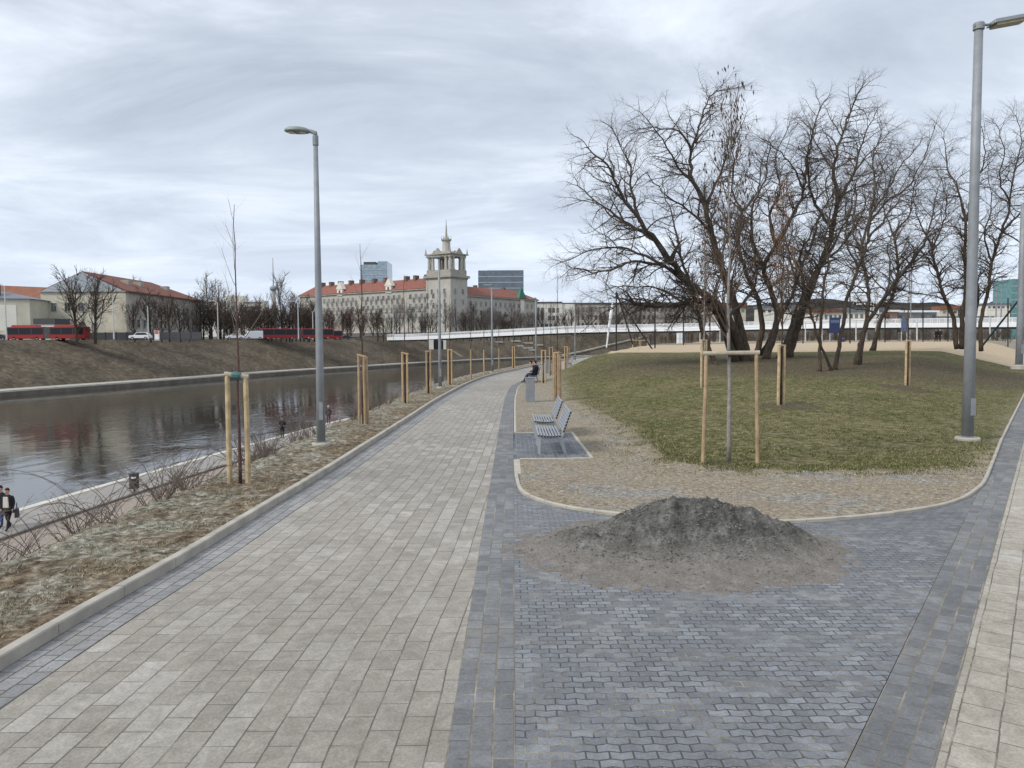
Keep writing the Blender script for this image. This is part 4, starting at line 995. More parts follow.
# ------------------------------------------------------------------ people
SK = {}
def skinmesh(joints, edges, rads, sub=2):
    me = bpy.data.meshes.new('tmp'); me.from_pydata([Vector(j) for j in joints], edges, []); o = bpy.data.objects.new('tmp', me); C.objects.link(o)
    sk = o.modifiers.new('s', 'SKIN'); sk.branch_smoothing = .5; sk.use_smooth_shade = True
    for i, rr in enumerate(rads):
        v = me.skin_vertices[0].data[i]; v.radius = rr if hasattr(rr, '__len__') else (rr, rr); v.use_root = (i == 0)
    sb = o.modifiers.new('b', 'SUBSURF'); sb.levels = sub; sb.render_levels = sub
    dg = bpy.context.evaluated_depsgraph_get(); dg.update(); r_ = bpy.data.meshes.new_from_object(o.evaluated_get(dg)); bpy.data.objects.remove(o); return r_
def person(label, loc, rz, pose, mats, hair, extras=(), group=None, scale=1.0):
    """pose: dict of joints in metres, +y forward. mats: skin, top, trousers, shoes"""
    J = pose; names = list(J); idx = {n: i for i, n in enumerate(names)}
    E = [('pelvis','waist'),('waist','chest'),('chest','neck'),('neck','head'),('head','crown'),('pelvis','hipL'),('hipL','kneeL'),('kneeL','ankL'),('ankL','toeL'),('pelvis','hipR'),('hipR','kneeR'),('kneeR','ankR'),('ankR','toeR'),
         ('chest','shL'),('shL','elL'),('elL','wrL'),('wrL','haL'),('chest','shR'),('shR','elR'),('elR','wrR'),('wrR','haR')]
    RD = dict(pelvis=(.165,.125), waist=(.155,.115), chest=(.185,.13), neck=.058, head=(.078,.092), crown=(.07,.085), hip=.105, knee=.062, ank=.047, toe=.045, sh=.078, el=.052, wr=.036, ha=(.042,.022))
    me = skinmesh([J[n] for n in names], [(idx[a], idx[b_]) for a, b_ in E], [RD[n.rstrip('LR')] for n in names])
    t = bpy.data.objects.new('person', me); C.objects.link(t)
    tag(t, label, 'person', group); t.location = loc; t.rotation_euler = (0, 0, rz); t.scale = (scale,)*3
    me.materials.clear()
    for mm in mats: me.materials.append(mm)
    jv = {n: Vector(J[n]) for n in names}
    def seg(p, a, b_):
        d = jv[b_]-jv[a]; u_ = max(0, min(1, (p-jv[a]).dot(d)/d.length_squared)); return (p-jv[a]-d*u_).length
    for f in me.polygons:
        c = f.center; best = min(E, key=lambda e: seg(c, *e)); n = best[1]; k = 1
        if n in ('head', 'crown'): k = 0
        elif n.startswith('ha'): k = 0
        elif n.startswith('toe'): k = 3
        elif n.startswith(('hip', 'knee', 'ank')): k = 2
        f.material_index = k; f.use_smooth = True
    # face: nose, eyes, mouth, ears; fingers and thumb
    hd = (jv['head']+jv['crown'])/2; fwd = (jv['face']-jv['head']).normalized() if 'face' in jv else Vector((0, 1, 0))
    return t
def stand_pose(step=.0, armL=0, armR=0, bend=0, elb=.0):
    return dict(pelvis=(0,0,.93), waist=(0,.01,1.10), chest=(0,.0,1.33), neck=(0,.01,1.49), head=(0,.03,1.60), crown=(0,.03,1.69),
        hipL=(-.095,0,.88), kneeL=(-.10,.03+step*.5,.49), ankL=(-.10,step,.09), toeL=(-.11,step+.17,.045), hipR=(.095,0,.88), kneeR=(.10,.05-step*.35,.49), ankR=(.10,-step,.10), toeR=(.11,-step+.16,.045),
        shL=(-.19,0,1.40), elL=(-.24,-.03+armL*.4,1.12), wrL=(-.24+elb*.4,.05+armL,.88+elb), haL=(-.235+elb*.5,.08+armL,.79+elb*1.1), shR=(.19,0,1.40), elR=(.24,-.03+armR*.4,1.12), wrR=(.24-elb*.4,.05+armR,.88+elb), haR=(.235-elb*.5,.08+armR,.79+elb*1.1))
def sit_pose(slump=.1):
    return dict(pelvis=(0,0,.54), waist=(0,-.02,.70), chest=(0,.0,.93), neck=(0,.06+slump*.5,1.09), head=(0,.10+slump,1.19), crown=(0,.12+slump,1.28),
        hipL=(-.10,.03,.52), kneeL=(-.12,.46,.52), ankL=(-.13,.62,.10), toeL=(-.14,.79,.045), hipR=(.10,.03,.52), kneeR=(.12,.46,.54), ankR=(.10,.70,.12), toeR=(.10,.87,.06),
        shL=(-.18,.02,1.0), elL=(-.24,.08,.74), wrL=(-.12,.30,.70), haL=(-.05,.36,.71), shR=(.18,.02,1.0), elR=(.24,.08,.74), wrR=(.12,.30,.70), haR=(.05,.36,.71))
M['skin'] = simple('skin', (.48, .29, .21), .6, var=.05); M['blackcloth'] = simple('black_coat', (.016, .017, .021), .9, var=.3); M['navy'] = simple('navy_jeans', (.022, .032, .07), .9, var=.25)
M['blue'] = simple('blue_jeans', (.035, .06, .16), .9, var=.25); M['maroon'] = simple('dark_red_trousers', (.10, .022, .025), .9, var=.2); M['hairb'] = simple('brown_hair', (.05, .028, .018), .8, var=.3)
M['hairg'] = simple('grey_hair', (.38, .36, .34), .8, var=.2); M['hairk'] = simple('dark_hair', (.018, .014, .012), .8, var=.3); M['cream'] = simple('cream_cloth', (.58, .54, .47), .9, var=.12); M['shoe'] = simple('dark_shoe', (.02, .018, .017), .6)
M['brownshoe'] = simple('brown_shoe', (.15, .055, .035), .6); M['bag'] = simple('dark_bag', (.03, .032, .045), .8, var=.2); M['greycloth'] = simple('dark_grey_cloth', (.05, .05, .055), .9, var=.3)
def head_details(t, pose, hairmat, skin, long=False, cap=False):
    h = Vector(pose['head']); c = Vector(pose['crown']); mid = (h+c)/2
    n = MB(); f0 = mid+Vector((0, .085, -.005))
    n.tube([f0+Vector((0, -.01, .03)), f0+Vector((0, .010, .0)), f0+Vector((0, .016, -.018)), f0+Vector((0, -.01, -.03))], [.006, .010, .014, .008], 8); n.build('nose', skin, t, smooth=True)
    for s in (-1, 1):
        e = MB(); e.tube([mid+Vector((s*.032, .078, .02)), mid+Vector((s*.032, .092, .02))], [.012, .009], 8); e.build('eye', M['hairk'], t)
        e = MB(); e.tube([mid+Vector((s*.078, 0, .02)), mid+Vector((s*.092, -.01, .0)), mid+Vector((s*.08, 0, -.025))], [.010, .018, .010], 8); e.build('ear', skin, t)
    e = MB(); e.tube([mid+Vector((-.022, .082, -.05)), mid+Vector((0, .092, -.052)), mid+Vector((.022, .082, -.05))], .006, 6); e.build('mouth', M['maroon'], t)
    # hair: a cap that leaves the face free
    hb = MB(); rows = []
    for i in range(9):
        a = i/8*math.pi*(.62 if not long else .70); row = []
        for k in range(20):
            b_ = 2*math.pi*k/20; x, y = math.sin(a)*math.cos(b_), math.sin(a)*math.sin(b_); z = math.cos(a)
            if y > 0 and z < .38: y = y*.4; z = max(z, .30)
            row.append(mid+Vector((x*.094, y*.106-.012, z*.118+.018)))
        rows.append(row)
    hb.quadgrid(rows, 0, True); hb.build('cap' if cap else 'hair', hairmat, t, smooth=True)
def fingers(t, pose, skin):
    for s in 'LR':
        w, ha = Vector(pose['wr'+s]), Vector(pose['ha'+s]); d = (ha-w).normalized(); side = d.cross(Vector((1, 0, 0)))
        side = side.normalized() if side.length > .1 else Vector((0, 1, 0)); nrm = d.cross(side).normalized()
        fb = MB()
        for k, l in enumerate((.072, .080, .074, .058)):
            b_ = ha-d*.015+side*(.027-.018*k); fb.tube([b_, b_+d*l*.45, b_+d*l*.8+nrm*.012, b_+d*l+nrm*.028], [.0095, .009, .008, .006], 6)
        b_ = ha-d*.05+side*.026; fb.tube([b_, b_+side*.028+d*.015, b_+side*.036+d*.05+nrm*.012], [.012, .010, .008], 6); fb.build('fingers', skin, t, smooth=True)
def coat(t, pose, mat, length=.78, flare=.04):
    pv, ch = Vector(pose['pelvis']), Vector(pose['chest']); mb = MB(); rows = []
    for i, (z, rx, ry) in enumerate([(1.46,.10,.09),(1.40,.20,.13),(1.28,.215,.15),(1.1,.195,.145),(.95,.205,.155),(length,.215+flare,.17+flare),(length,.19+flare,.15+flare)]):
        rows.append([Vector((math.cos(a)*rx, math.sin(a)*ry+.005, z)) for a in [2*math.pi*k/24 for k in range(24)]])
    mb.quadgrid(rows, 0, True); return mb.build('jacket', mat, t, smooth=True)
def full(label, loc, rz, pose, mats, hairmat, long=False, jacket=None, length=.78, cap=False, group=None, scale=1.0):
    t = person(label, loc, rz, pose, mats, None, group=group, scale=scale); head_details(t, pose, hairmat, mats[0], long, cap); fingers(t, pose, mats[0])
    if jacket: coat(t, pose, jacket, length)
    return t
# two women walking on the lower walkway at the left edge
q = at(9, 529.5, ZW); wp = stand_pose(.30, .05, .02)
dw = math.atan2(-(Wx(36)-Wx(32))/4, 1)
pa = full('person in a dark coat with a cream front walking on the lower walkway', (q.x, q.y, ZW), dw+R(170)+.35, wp, [M['skin'], M['blackcloth'], M['blackcloth'], M['shoe']], M['hairb'], True, M['blackcloth'], .72, scale=.98)
fb = MB(); fb.box((0, .155, 1.18), (.24, .06, .46), taper=.8); fb.build('scarf', M['cream'], pa, bevel=.02)
bg = MB(); bg.box((0, 0, -.2), (.16, .42, .34), taper=.8); bg.tube([(0,-.13,-.05),(0,-.1,.2),(0,.1,.2),(0,.13,-.05)], .01, 6)
bo = bg.build('handbag', M['bag']); tag(bo, 'dark shoulder bag hanging from the arm of the walker in the cream-fronted coat', 'bag'); bo.location = (q.x+.42, q.y-.1, ZW+.92); bo.rotation_euler = (0, 0, .5)
q = at(-1, 528.5, ZW)
full('person in dark coat and blue jeans cut off by the left edge of the photo', (q.x, q.y+.2, ZW), dw+R(175), stand_pose(.12), [M['skin'], M['blackcloth'], M['blue'], M['shoe']], M['hairk'], True, M['blackcloth'], .85, cap=True)
q = at(282.5, 438.3, ZW)
full('person in a black jacket walking on the lower walkway left of the near lamp post', (q.x, q.y, ZW), R(175), stand_pose(.06, 0, .0, elb=.16), [M['skin'], M['blackcloth'], M['blackcloth'], M['shoe']], M['hairk'], False, M['blackcloth'], .86, scale=1.0)
q = at(328.7, 424, ZW)
full('person in a dark jacket and dark red trousers walking right of the near lamp post', (q.x, q.y, ZW), R(10), stand_pose(.14), [M['skin'], M['greycloth'], M['maroon'], M['shoe']], M['hairg'], False, M['greycloth'], .9)
zb = lawnz(1.4, 47)
SP = sit_pose(.12)
for i, (yy, lb, top, hr, sl) in enumerate([(46.75, 'nearer of two people seated on the far bench, in dark clothes, looking down', M['blackcloth'], M['hairk'], .16), (47.45, 'farther of the two seated people on the far bench, in black, head up', M['blackcloth'], M['hairk'], .02)]):
    pp = sit_pose(sl); t = full(lb, (.98+.42+.12*i, yy, zb-.02), R(90), pp, [M['skin'], top, M['navy'], M['brownshoe'] if i == 0 else M['shoe']], hr, True, scale=1.0)
    jb = MB(); rows = []
    for z, rx, ry, yo in [(1.06,.10,.09,.03),(1.0,.20,.13,.01),(.85,.21,.15,0),(.68,.20,.16,0),(.50,.21,.17,0),(.49,.18,.15,0)]: rows.append([Vector((math.cos(a)*rx, math.sin(a)*ry+yo, z)) for a in [2*math.pi*k/20 for k in range(20)]])
    jb.quadgrid(rows, 0, True); jb.build('jacket', top, t, smooth=True)

# ------------------------------------------------------------------ vehicles
def gl(name, c, r=.12): return simple(name, c, .35, 0, var=.1, spec=.25)
M['carglass'] = gl('car_glass', (.02, .025, .03)); M['tyre'] = simple('tyre', (.02, .02, .02), .9); M['rim'] = simple('rim', (.4, .4, .42), .4, .6)
M['red'] = simple('bus_red_paint', (.30, .018, .018), .5, var=.06); M['bellows'] = simple('grey_bellows', (.13, .13, .135), .9); M['carwhite'] = simple('car_white_paint', (.72, .72, .73), .3, var=.03)
M['cardark'] = simple('car_dark_paint', (.03, .03, .04), .3); M['headl'] = simple('lamp_glass', (.7, .7, .65), .2)
def wheel(parent, x, y, r, w=.22):
    wb = MB(); wb.tube([(x, y-w/2, r), (x, y+w/2, r)], r, 18); wo = wb.build('wheel', M['tyre'], parent); rb = MB(); rb.tube([(x, y-w/2-.01, r), (x, y+w/2+.01, r)], r*.55, 14); rb.build('rim', M['rim'], wo)
def car(label, px, Y, z, rz, paint, suv=False, group='cars on the far street'):
    P = atY(px, 384, Y); t = empty('parked_car', (P.x, Y, z), rz, label, 'car', group); H = 1.62 if suv else 1.42
    b = MB(); b.prism([(-2.2,.35),(-2.25,.75),(-2.1,.95),(-1.2,1.0),(-.9,1.02),(1.9,1.02) if suv else (1.5,1.0),(2.2,.92),(2.25,.6),(2.2,.35)], 'y', -.88, .88); b.build('body', paint, t, bevel=.04)
    c = MB(); c.prism([(-1.25,.99),(-.55,H),(1.5,H) if suv else (.9,H),(2.05,1.0) if suv else (1.7,.99)], 'y', -.74, .74); c.build('roof', paint, t, bevel=.03)
    for s in (-1, 1):
        g = MB(); g.prism([(-1.0,1.05),(-.50,H-.10),(1.4,H-.10) if suv else (.8,H-.10),(1.85,1.05) if suv else (1.35,1.05)], 'y', s*.742, s*.752); g.build('window', M['carglass'], t)
        h = MB(); h.box((-2.2, s*.62, .72), (.10, .32, .14)); h.build('headlight', M['headl'], t)
    w = MB(); w.box((-.93, 0, 1.2), (.05, 1.3, .44), 0, Matrix.Rotation(R(58), 3, 'Y')); w.build('windscreen', M['carglass'], t)
    for x in (-1.4, 1.4):
        for y in (-.80, .80): wheel(t, x, y, .34)
    return t
def bus(label, px, Y, z, rz, parts, rooftop=True, group='red city buses'):
    P = atY(px, 384, Y); t = empty('city_bus', (P.x, Y, z), rz, label, 'bus', group); x = 0
    for L in parts:
        b = MB(); b.box((x+L/2, 0, 1.65), (L, 2.5, 2.6)); bo = b.build('body', M['red'], t, bevel=.08)
        for s in (-1, 1):
            g = MB(); g.box((x+L/2, s*1.252, 1.98), (L-.3, .02, 1.45)); wo = g.build('window_band', M['carglass'], t)
            n = max(1, int(L/2.4))
            for k in range(1, n):
                d = MB(); d.box((x+L*k/n, s*1.266, 1.95), (.07, .01, 1.15)); d.build('window_bar', M['bellows'], wo)
        if rooftop: r_ = MB(); r_.box((x+L*.45, 0, 3.15), (L*.7, 1.9, .42), taper=.92); r_.build('roof_box', M['red'], t, bevel=.05)
        for xx in ((1.6, L-1.6) if L > 7 else (L-2.0,)):
            for y in (-1.13, 1.13): wheel(t, x+xx, y, .48)
        x += L
        if L is not parts[-1] or len(parts) > 1 and x < sum(parts): 
            q = MB()
            for k in range(8): q.box((x+.08+k*.15, 0, 1.6), (.10, 2.3 if k % 2 else 2.42, 2.5))
            q.build('bellows', M['bellows'], t); x += 1.25
    f = MB(); f.box((-.02, 0, 1.9), (.05, 2.2, 1.5)); f.build('windscreen', M['carglass'], t)
    return t
st = .05
bus('red articulated city bus with grey bellows passing the leftmost cream building', 12, 170, 3.42, 0, [8.2, 7.6])
bus('red city bus behind the sapling stakes, nearest to the middle of the far street', 262, 206, 3.5, R(28), [9.5, 8.5], False)
bus('red city bus following close behind on the far street, right of the lamp post', 316, 246, 3.55, R(32), [8.5], False)
P = atY(255, 384, 203); t = empty('white_van', (P.x, 203, 3.5), R(28), 'white van in front of the far red bus', 'van')
b = MB(); b.prism([(-2.2,.3),(-2.2,1.1),(-1.6,2.2),(2.2,2.3),(2.2,.3)], 'y', -.9, .9); b.build('body', M['carwhite'], t, bevel=.05); b = MB(); b.box((-1.88,0,1.65), (.06,1.5,.75), 0, Matrix.Rotation(R(28),3,'Y')); b.build('windscreen', M['carglass'], t)
for x in (-1.4, 1.4):
    for y in (-.85, .85): wheel(t, x, y, .35)
car('white sport utility car in front of the old red-roofed building', 142, 170, 3.42, R(3), M['carwhite'], True)
car('white saloon car left of the white van on the far street', 236, 196, 3.5, R(25), M['carwhite'])
car('dark saloon car just right of the last red bus', 346, 262, 3.6, R(30), M['cardark'])
car('dark car at the left edge of the photo behind the articulated bus', 1, 176, 3.42, 0, M['cardark'])
M['post_red'] = simple('poster_orange', (.55, .13, .07), .6); P = atY(158.5, 384, 168); t = empty('advertising_pillar', (P.x, 168, 3.42), 0, 'small orange and white advertising pillar on the far pavement', 'advertising pillar')
b = MB(); b.box((0,0,1.0), (.95,.3,2.0)); b.build('panel', M['white'], t); b = MB(); b.box((0,-.16,1.6), (.8,.03,.75)); b.build('poster', M['post_red'], t); b = MB(); b.box((0,0,-.05), (1.0,.4,.3)); b.build('base', M['conc'], t)
# ------------------------------------------------------------------ buildings
def glassmat(name, c, r=.15): return simple(name, c, r, 0, var=.25, scale=.4, spec=.9)
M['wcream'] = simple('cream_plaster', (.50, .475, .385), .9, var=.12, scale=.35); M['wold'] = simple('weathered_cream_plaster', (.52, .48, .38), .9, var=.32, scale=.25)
M['wgrey'] = simple('grey_and_shaded_side_plaster', (.36, .335, .29), .9, var=.3, scale=.3); M['wstone'] = simple('pale_stone_brick', (.41, .392, .345), .9, var=.12, scale=.5); M['wpale'] = simple('pale_plaster', (.66, .64, .57), .9, var=.08, scale=.3)
M['trim'] = simple('stone_cornice', (.32, .305, .26), .9, var=.2, scale=.6); M['win'] = glassmat('dark_window_glass', (.035, .04, .045)); M['winl'] = glassmat('greyish_window_glass', (.12, .13, .14)); M['wincurt'] = simple('curtained_window', (.20, .195, .18), .5, var=.3); M['frame'] = simple('window_frame_white', (.45, .44, .41), .7)
M['tile'] = simple('red_roof_tiles', (.215, .083, .060), .85, var=.2, scale=.8); M['tileb'] = simple('brown_red_roof_tiles', (.165, .065, .044), .85, var=.25, scale=.6); M['tileo'] = simple('orange_roof_tiles', (.22, .095, .06), .85, var=.15, scale=.6)
M['metalroof'] = simple('grey_metal_roof', (.16, .18, .21), .5, .3, var=.15); M['gable'] = simple('blue_grey_gable_boards', (.36, .40, .43), .8, var=.12, scale=.4); M['chim'] = simple('chimney_brick', (.16, .11, .09), .9, var=.25)
M['gblue'] = glassmat('blue_curtain_glass', (.24, .31, .37), .12); M['gdark'] = glassmat('dark_curtain_glass', (.09, .115, .145), .12); M['gteal'] = glassmat('teal_curtain_glass', (.075, .20, .195), .2); M['band'] = simple('pale_storey_band', (.36, .41, .45), .6); M['green'] = simple('green_copper', (.03, .16, .11), .7, var=.2)
class Fr:                                  # local frame on a facade: a along it, b away from the viewer
    def __init__(s, o, a, b): s.o = Vector(o); s.a = Vector(a).normalized(); s.b = Vector(b).normalized()
    def P(s, u, v, z): return s.o+s.a*u+s.b*v+Vector((0, 0, z))
    def box(s, mb, u0, u1, v0, v1, z0, z1, mat=0):
        b = len(mb.v)
        for z in (z0, z1):
            for u, v in ((u0, v0), (u1, v0), (u1, v1), (u0, v1)): mb.v.append(tuple(s.P(u, v, z)-s.o))
        for q in [(0,3,2,1),(4,5,6,7),(0,1,5,4),(1,2,6,5),(2,3,7,6),(3,0,4,7)]: mb.f.append(tuple(b+i for i in q)); mb.m.append(mat)
def root(name, fr, label, cat, group=None): return empty(name, fr.o, 0, label, cat, group)
def part(name, fr, mat, parent, *boxes):
    mb = MB()
    for b in boxes: fr.box(mb, *b)
    return mb.build(name, mat, parent)
def windows(fr, parent, us, zs, w, h, v=0, gm='win', frame=True, sill=True, name='window', axis='u'):
    """one object per window: recess-less frame standing proud of the wall with its pane"""
    protos_ = []; fr2 = fr; wr_ = random.Random(len(zs)*100+len(us))
    for z in zs:
        for u in us:
            if not protos_:
                o = MB(); pm = MB()
                def bx(m_, u0, u1, v0, v1, z0, z1):
                    if axis == 'u': f0 = Fr((0,0,0), fr.a, fr.b); f0.box(m_, u0, u1, v0, v1, z0, z1)
                    else: f0 = Fr((0,0,0), fr.b, -fr.a if axis == 'v-' else fr.a); f0.box(m_, u0, u1, v0, v1, z0, z1)
                bx(o, -w/2, w/2, -.06, 0.2, 0, h)
                if frame:
                    t_ = max(.09, w*.07); n0 = len(o.f)
                    for q in ((-w/2-t_, -w/2, -.14, .1, -t_, h+t_), (w/2, w/2+t_, -.14, .1, -t_, h+t_), (-w/2, w/2, -.14, .1, h, h+t_), (-w/2, w/2, -.20, .1, -t_, 0), (-t_*.3, t_*.3, -.10, .1, 0, h), (-w/2, w/2, -.10, .1, h*.66, h*.66+t_*.5)): bx(o, *q)
                    for i in range(n0, len(o.f)): o.m[i] = 1
                for g_ in (gm, gm, 'winl', 'wincurt'): protos_.append(o.mesh('window', [M[g_], M['frame']]))
            ob = bpy.data.objects.new(name, wr_.choice(protos_)); C.objects.link(ob); ob.parent = parent
            ob.location = (fr.P(u, v, z)-fr.o) if axis == 'u' else (fr.P(v, u, z)-fr.o)
def X(px, Y): return atY(px, 384, Y).x
def Z(px, py, Y): return atY(px, py, Y).z
ZG = 3.4
# the old red-roofed building on the left
xr, xl, y0, y1 = X(128, 200), X(44, 200), 200, 248; ze = Z(128, 291.5, 200); zr = Z(86, 271, 200)
fr = Fr((xl, y0, ZG), (1, 0, 0), (0, 1, 0)); W_ = xr-xl; D_ = y1-y0; H_ = ze-ZG; HR = zr-ZG
t = root('old_building', fr, 'old cream building with a brown-red tiled roof and a pale gable, behind the articulated bus', 'building')
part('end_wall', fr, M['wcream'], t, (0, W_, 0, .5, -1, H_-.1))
part('side_wall', fr, M['wgrey'], t, (.02, W_-.002, .5, D_, -1, H_-.12))  # shade on this side is put into the colour, greyer than the end wall
part('corner_pilaster', fr, M['wold'], t, (W_-5.2, W_+.25, -.3, .2, -1, H_-.5))
part('cornice', fr, M['trim'], t, (-.3, W_+.5, -.4, D_+.4, H_-.1, H_+.25))
part('plinth', fr, M['wgrey'], t, (-.1, W_+.12, -.36, D_+.1, -1, 1.3))
g = MB(); g.v = []; cx = W_*.5
for v in (-.15, .3): g.v += [tuple(fr.P(0.3, v, H_+.25)-fr.o), tuple(fr.P(W_-.3, v, H_+.25)-fr.o), tuple(fr.P(cx, v, HR-.25)-fr.o)]
g.f = [(0,1,2),(3,5,4),(0,3,4,1),(1,4,5,2),(2,5,3,0)]; g.m = [0]*5; g.build('gable', M['gable'], t)
rf = MB(); A = lambda u, v, z: tuple(fr.P(u, v, z)-fr.o); th = .3
rf.v = [A(-.5,.2,H_+.2),A(cx,.2,HR),A(W_+.9,-.5,H_+.2),A(-.5,D_+.6,H_+.2),A(cx,D_-10,HR),A(W_+.9,D_+.6,H_+.2)]; k = len(rf.v); rf.v += [(x_, y_, z_-th) for x_, y_, z_ in rf.v]
rf.f = [(0,1,4,3),(1,2,5,4),(3,4,5),(6,9,10,7),(7,10,11,8),(9,11,10),(0,6,7,1),(1,7,8,2),(2,8,11,5),(5,11,9,3),(3,9,6,0)]; rf.m = [0]*11; ro = rf.build('roof', M['tileb'], t)
for u_, v_ in ((cx+4.2, 12), (cx+4.2, 19), (cx+4, 36)): part('dormer', fr, M['trim'], ro, (u_, u_+2.2, v_-.9, v_+.9, HR-3.4, HR-1.4))
windows(fr, t, [3.6+i*3.15 for i in range(14)], [H_-5.0, H_-9.2], 1.3, 2.1, v=W_+.0, axis='v-')
windows(fr, t, [W_-8.2, W_-3.2], [H_-5.6, H_-10.2], 1.25, 2.2, v=0); windows(fr, t, [W_-11.5, W_-15, W_-18.5], [H_-9.9, H_-5.0], 1.3, 2.1, v=0)
# low sheds before it
f2 = Fr((X(37, 182), 182, ZG), (1, 0, 0), (0, 1, 0)); t = root('shed', f2, 'low grey flat-roofed shed beside the cream end wall of the old building', 'building')
part('wall', f2, M['wpale'], t, (0, 4.6, 0, 6, -1, 3.9)); part('roof', f2, M['shade'], t, (-.2, 4.9, -.2, 6, 3.9, 5.2)); part('door', f2, M['trim'], t, (3.7, 4.4, -.05, .1, 0, 2.6))
f2 = Fr((X(-50, 186), 186, ZG), (.985, .17, 0), (-.17, .985, 0)); t = root('building', f2, 'cream flat building with a grey metal roof at the left edge of the photo', 'building')
L0 = (X(36, 190)-X(-50, 186)); hh = Z(37, 299, 190)-ZG
part('wall', f2, M['wcream'], t, (0, L0, 0, 14, -1, hh)); part('rendered_panel', f2, M['wpale'], t, (L0-8.5, L0-3, -.06, .1, 1.5, hh-1.5)); part('base_course', f2, M['wold'], t, (-.05, L0+.05, -.1, 1, -1, 2.6))
rb = MB(); rb.v = [A_ for A_ in [tuple(f2.P(u, v, z)-f2.o) for u, v, z in ((-.4,-.4,hh+.02),(L0+.5,-.4,hh+.02),(L0+.5,14,hh+.02),(-.4,14,hh+.02),(2,7,hh+2.6),(L0-9,7,hh+2.2))]]
rb.f = [(0,1,5,4),(1,2,5),(2,3,4,5),(3,0,4),(0,3,2,1)]; rb.m = [0]*5; ro = rb.build('roof', M['metalroof'], t); part('chimney', f2, M['chim'], ro, (L0-9.8, L0-8, 2, 4, hh, hh+3.6))
f2 = Fr((X(-30, 222), 222, ZG), (1, 0, 0), (0, 1, 0)); t = root('building', f2, 'building with an orange tiled roof behind the leftmost cream building', 'building')
L0 = X(45.5, 222)-X(-30, 222); hh = Z(30, 299, 222)-ZG; part('wall', f2, M['wold'], t, (0, L0, 0, 10, -1, hh))
rb = MB(); rb.v = [tuple(f2.P(u, v, z)-f2.o) for u, v, z in ((-.4,-.5,hh+.02),(L0+.3,-.5,hh+.02),(L0+.3,10.5,hh+.02),(-.4,10.5,hh+.02),(0,5,hh+4.6),(L0-.2,5,hh+3.6))]; rb.f = [(0,1,5,4),(1,2,5),(2,3,4,5),(3,0,4),(0,3,2,1)]; rb.m = [0]*5; rb.build('roof', M['tileo'], t)
windows(f2, t, [L0-1.6], [3, 7], 1.0, 1.7)
# dark fence before the old building
t = empty('fence', (X(86, 176), 176, ZG), 0, 'long dark fence along the front of the old red-roofed building', 'fence'); mb = MB(); LL = X(203, 176)-X(86, 176)
mb.span((0, -.04, .1), (LL, .04, 1.75)); mb.build('panel', M['shade'], t)
for i in range(12): mb = MB(); mb.box((LL*i/11, 0, .95), (.14, .14, 1.9)); mb.build('post', M['black'], t)

# the long building with the corner tower
ca_, cb_ = (-.8, .6, 0), (.6, .8, 0); CY = 340; KT = 1.28; C0 = (X(451.5, CY), CY, 4.2); TA, TB = 14.6, 11.4
ft = Fr(C0, ca_, cb_); zt = lambda py: Z(450, py, CY+5)-4.2
t = root('tower_building', ft, 'long pale stone building with red tiled roofs and a colonnaded corner tower with a spire', 'building')
h1, h2, h3 = zt(275.5), zt(270), zt(253.5)
part('tower', ft, M['wstone'], t, (0, TA, 0, TB, -3, h1-1.6)); part('tower_cornice', ft, M['trim'], t, (-.3, TA+.3, -.3, TB+.3, h1-1.6, h1-1.0), (-.9, TA+.9, -.9, TB+.9, h1-1.0, h1), (0.2, TA-.2, .2, TB-.2, h1, h2))
top = (h3-1.4)
def col(u, v, r=.72): 
    mb = MB(); p = ft.P(u, v, 0)-ft.o; mb.tube([p+Vector((0,0,h2)), p+Vector((0,0,h2+.3)), p+Vector((0,0,h2+.31)), p+Vector((0,0,top-.4)), p+Vector((0,0,top-.39)), p+Vector((0,0,top))], [r*1.3, r*1.3, r, r*.86, r*1.25, r*1.3], 10); mb.build('column', M['wstone'], t)
e = 1.0
for u in (e, e+2.4, TA-e-2.4, TA-e):
    for v in (e, TB-e): col(u, v)
for v in (e+2.0, TB-e-2.0):
    for u in (e, TA-e): col(u, v)
part('corner_pier', ft, M['trim'], t, (e+.9, e+1.7, e+.9, e+1.7, h2, top), (TA-e-1.7, TA-e-.9, TB-e-1.7, TB-e-.9, h2, top), (e+.9, e+1.7, TB-e-1.7, TB-e-.9, h2, top), (TA-e-1.7, TA-e-.9, e+.9, e+1.7, h2, top))
part('entablature', ft, M['wstone'], t, (.3, TA-.3, .3, TB-.3, top, h3-.5)); part('upper_cornice', ft, M['trim'], t, (-.5, TA+.5, -.5, TB+.5, h3-.5, h3))
for (u, v, du, dv) in ((TA/2, -.1, 1, 0), (-.1, TB/2, 0, 1), (TA/2, TB+.1, 1, 0), (TA+.1, TB/2, 0, 1)):
    mb = MB(); a = [ft.P(u-2.3*du, v-2.3*dv, h3)-ft.o, ft.P(u+2.3*du, v+2.3*dv, h3)-ft.o, ft.P(u, v, h3+2.4)-ft.o]; n_ = (ft.b if du else ft.a)*.4
    mb.v = [tuple(q-n_) for q in a]+[tuple(q+n_) for q in a]; mb.f = [(0,1,2),(3,5,4),(0,3,4,1),(1,4,5,2),(2,5,3,0)]; mb.m = [0]*5; mb.build('pediment', M['trim'], t)
for u in (0, TA):
    for v in (0, TB):
        mb = MB(); p = ft.P(u, v, h3)-ft.o; mb.tube([p, p+Vector((0,0,1)), p+Vector((0,0,2.6))], [.42, .30, .04], 8); mb.build('finial', M['trim'], t)
cc = ft.P(TA/2, TB/2, 0)-ft.o; zz = [zt(253.5), zt(250.5), zt(250.4), zt(239.8), zt(239.7), zt(238.2), zt(238.1), zt(218)]
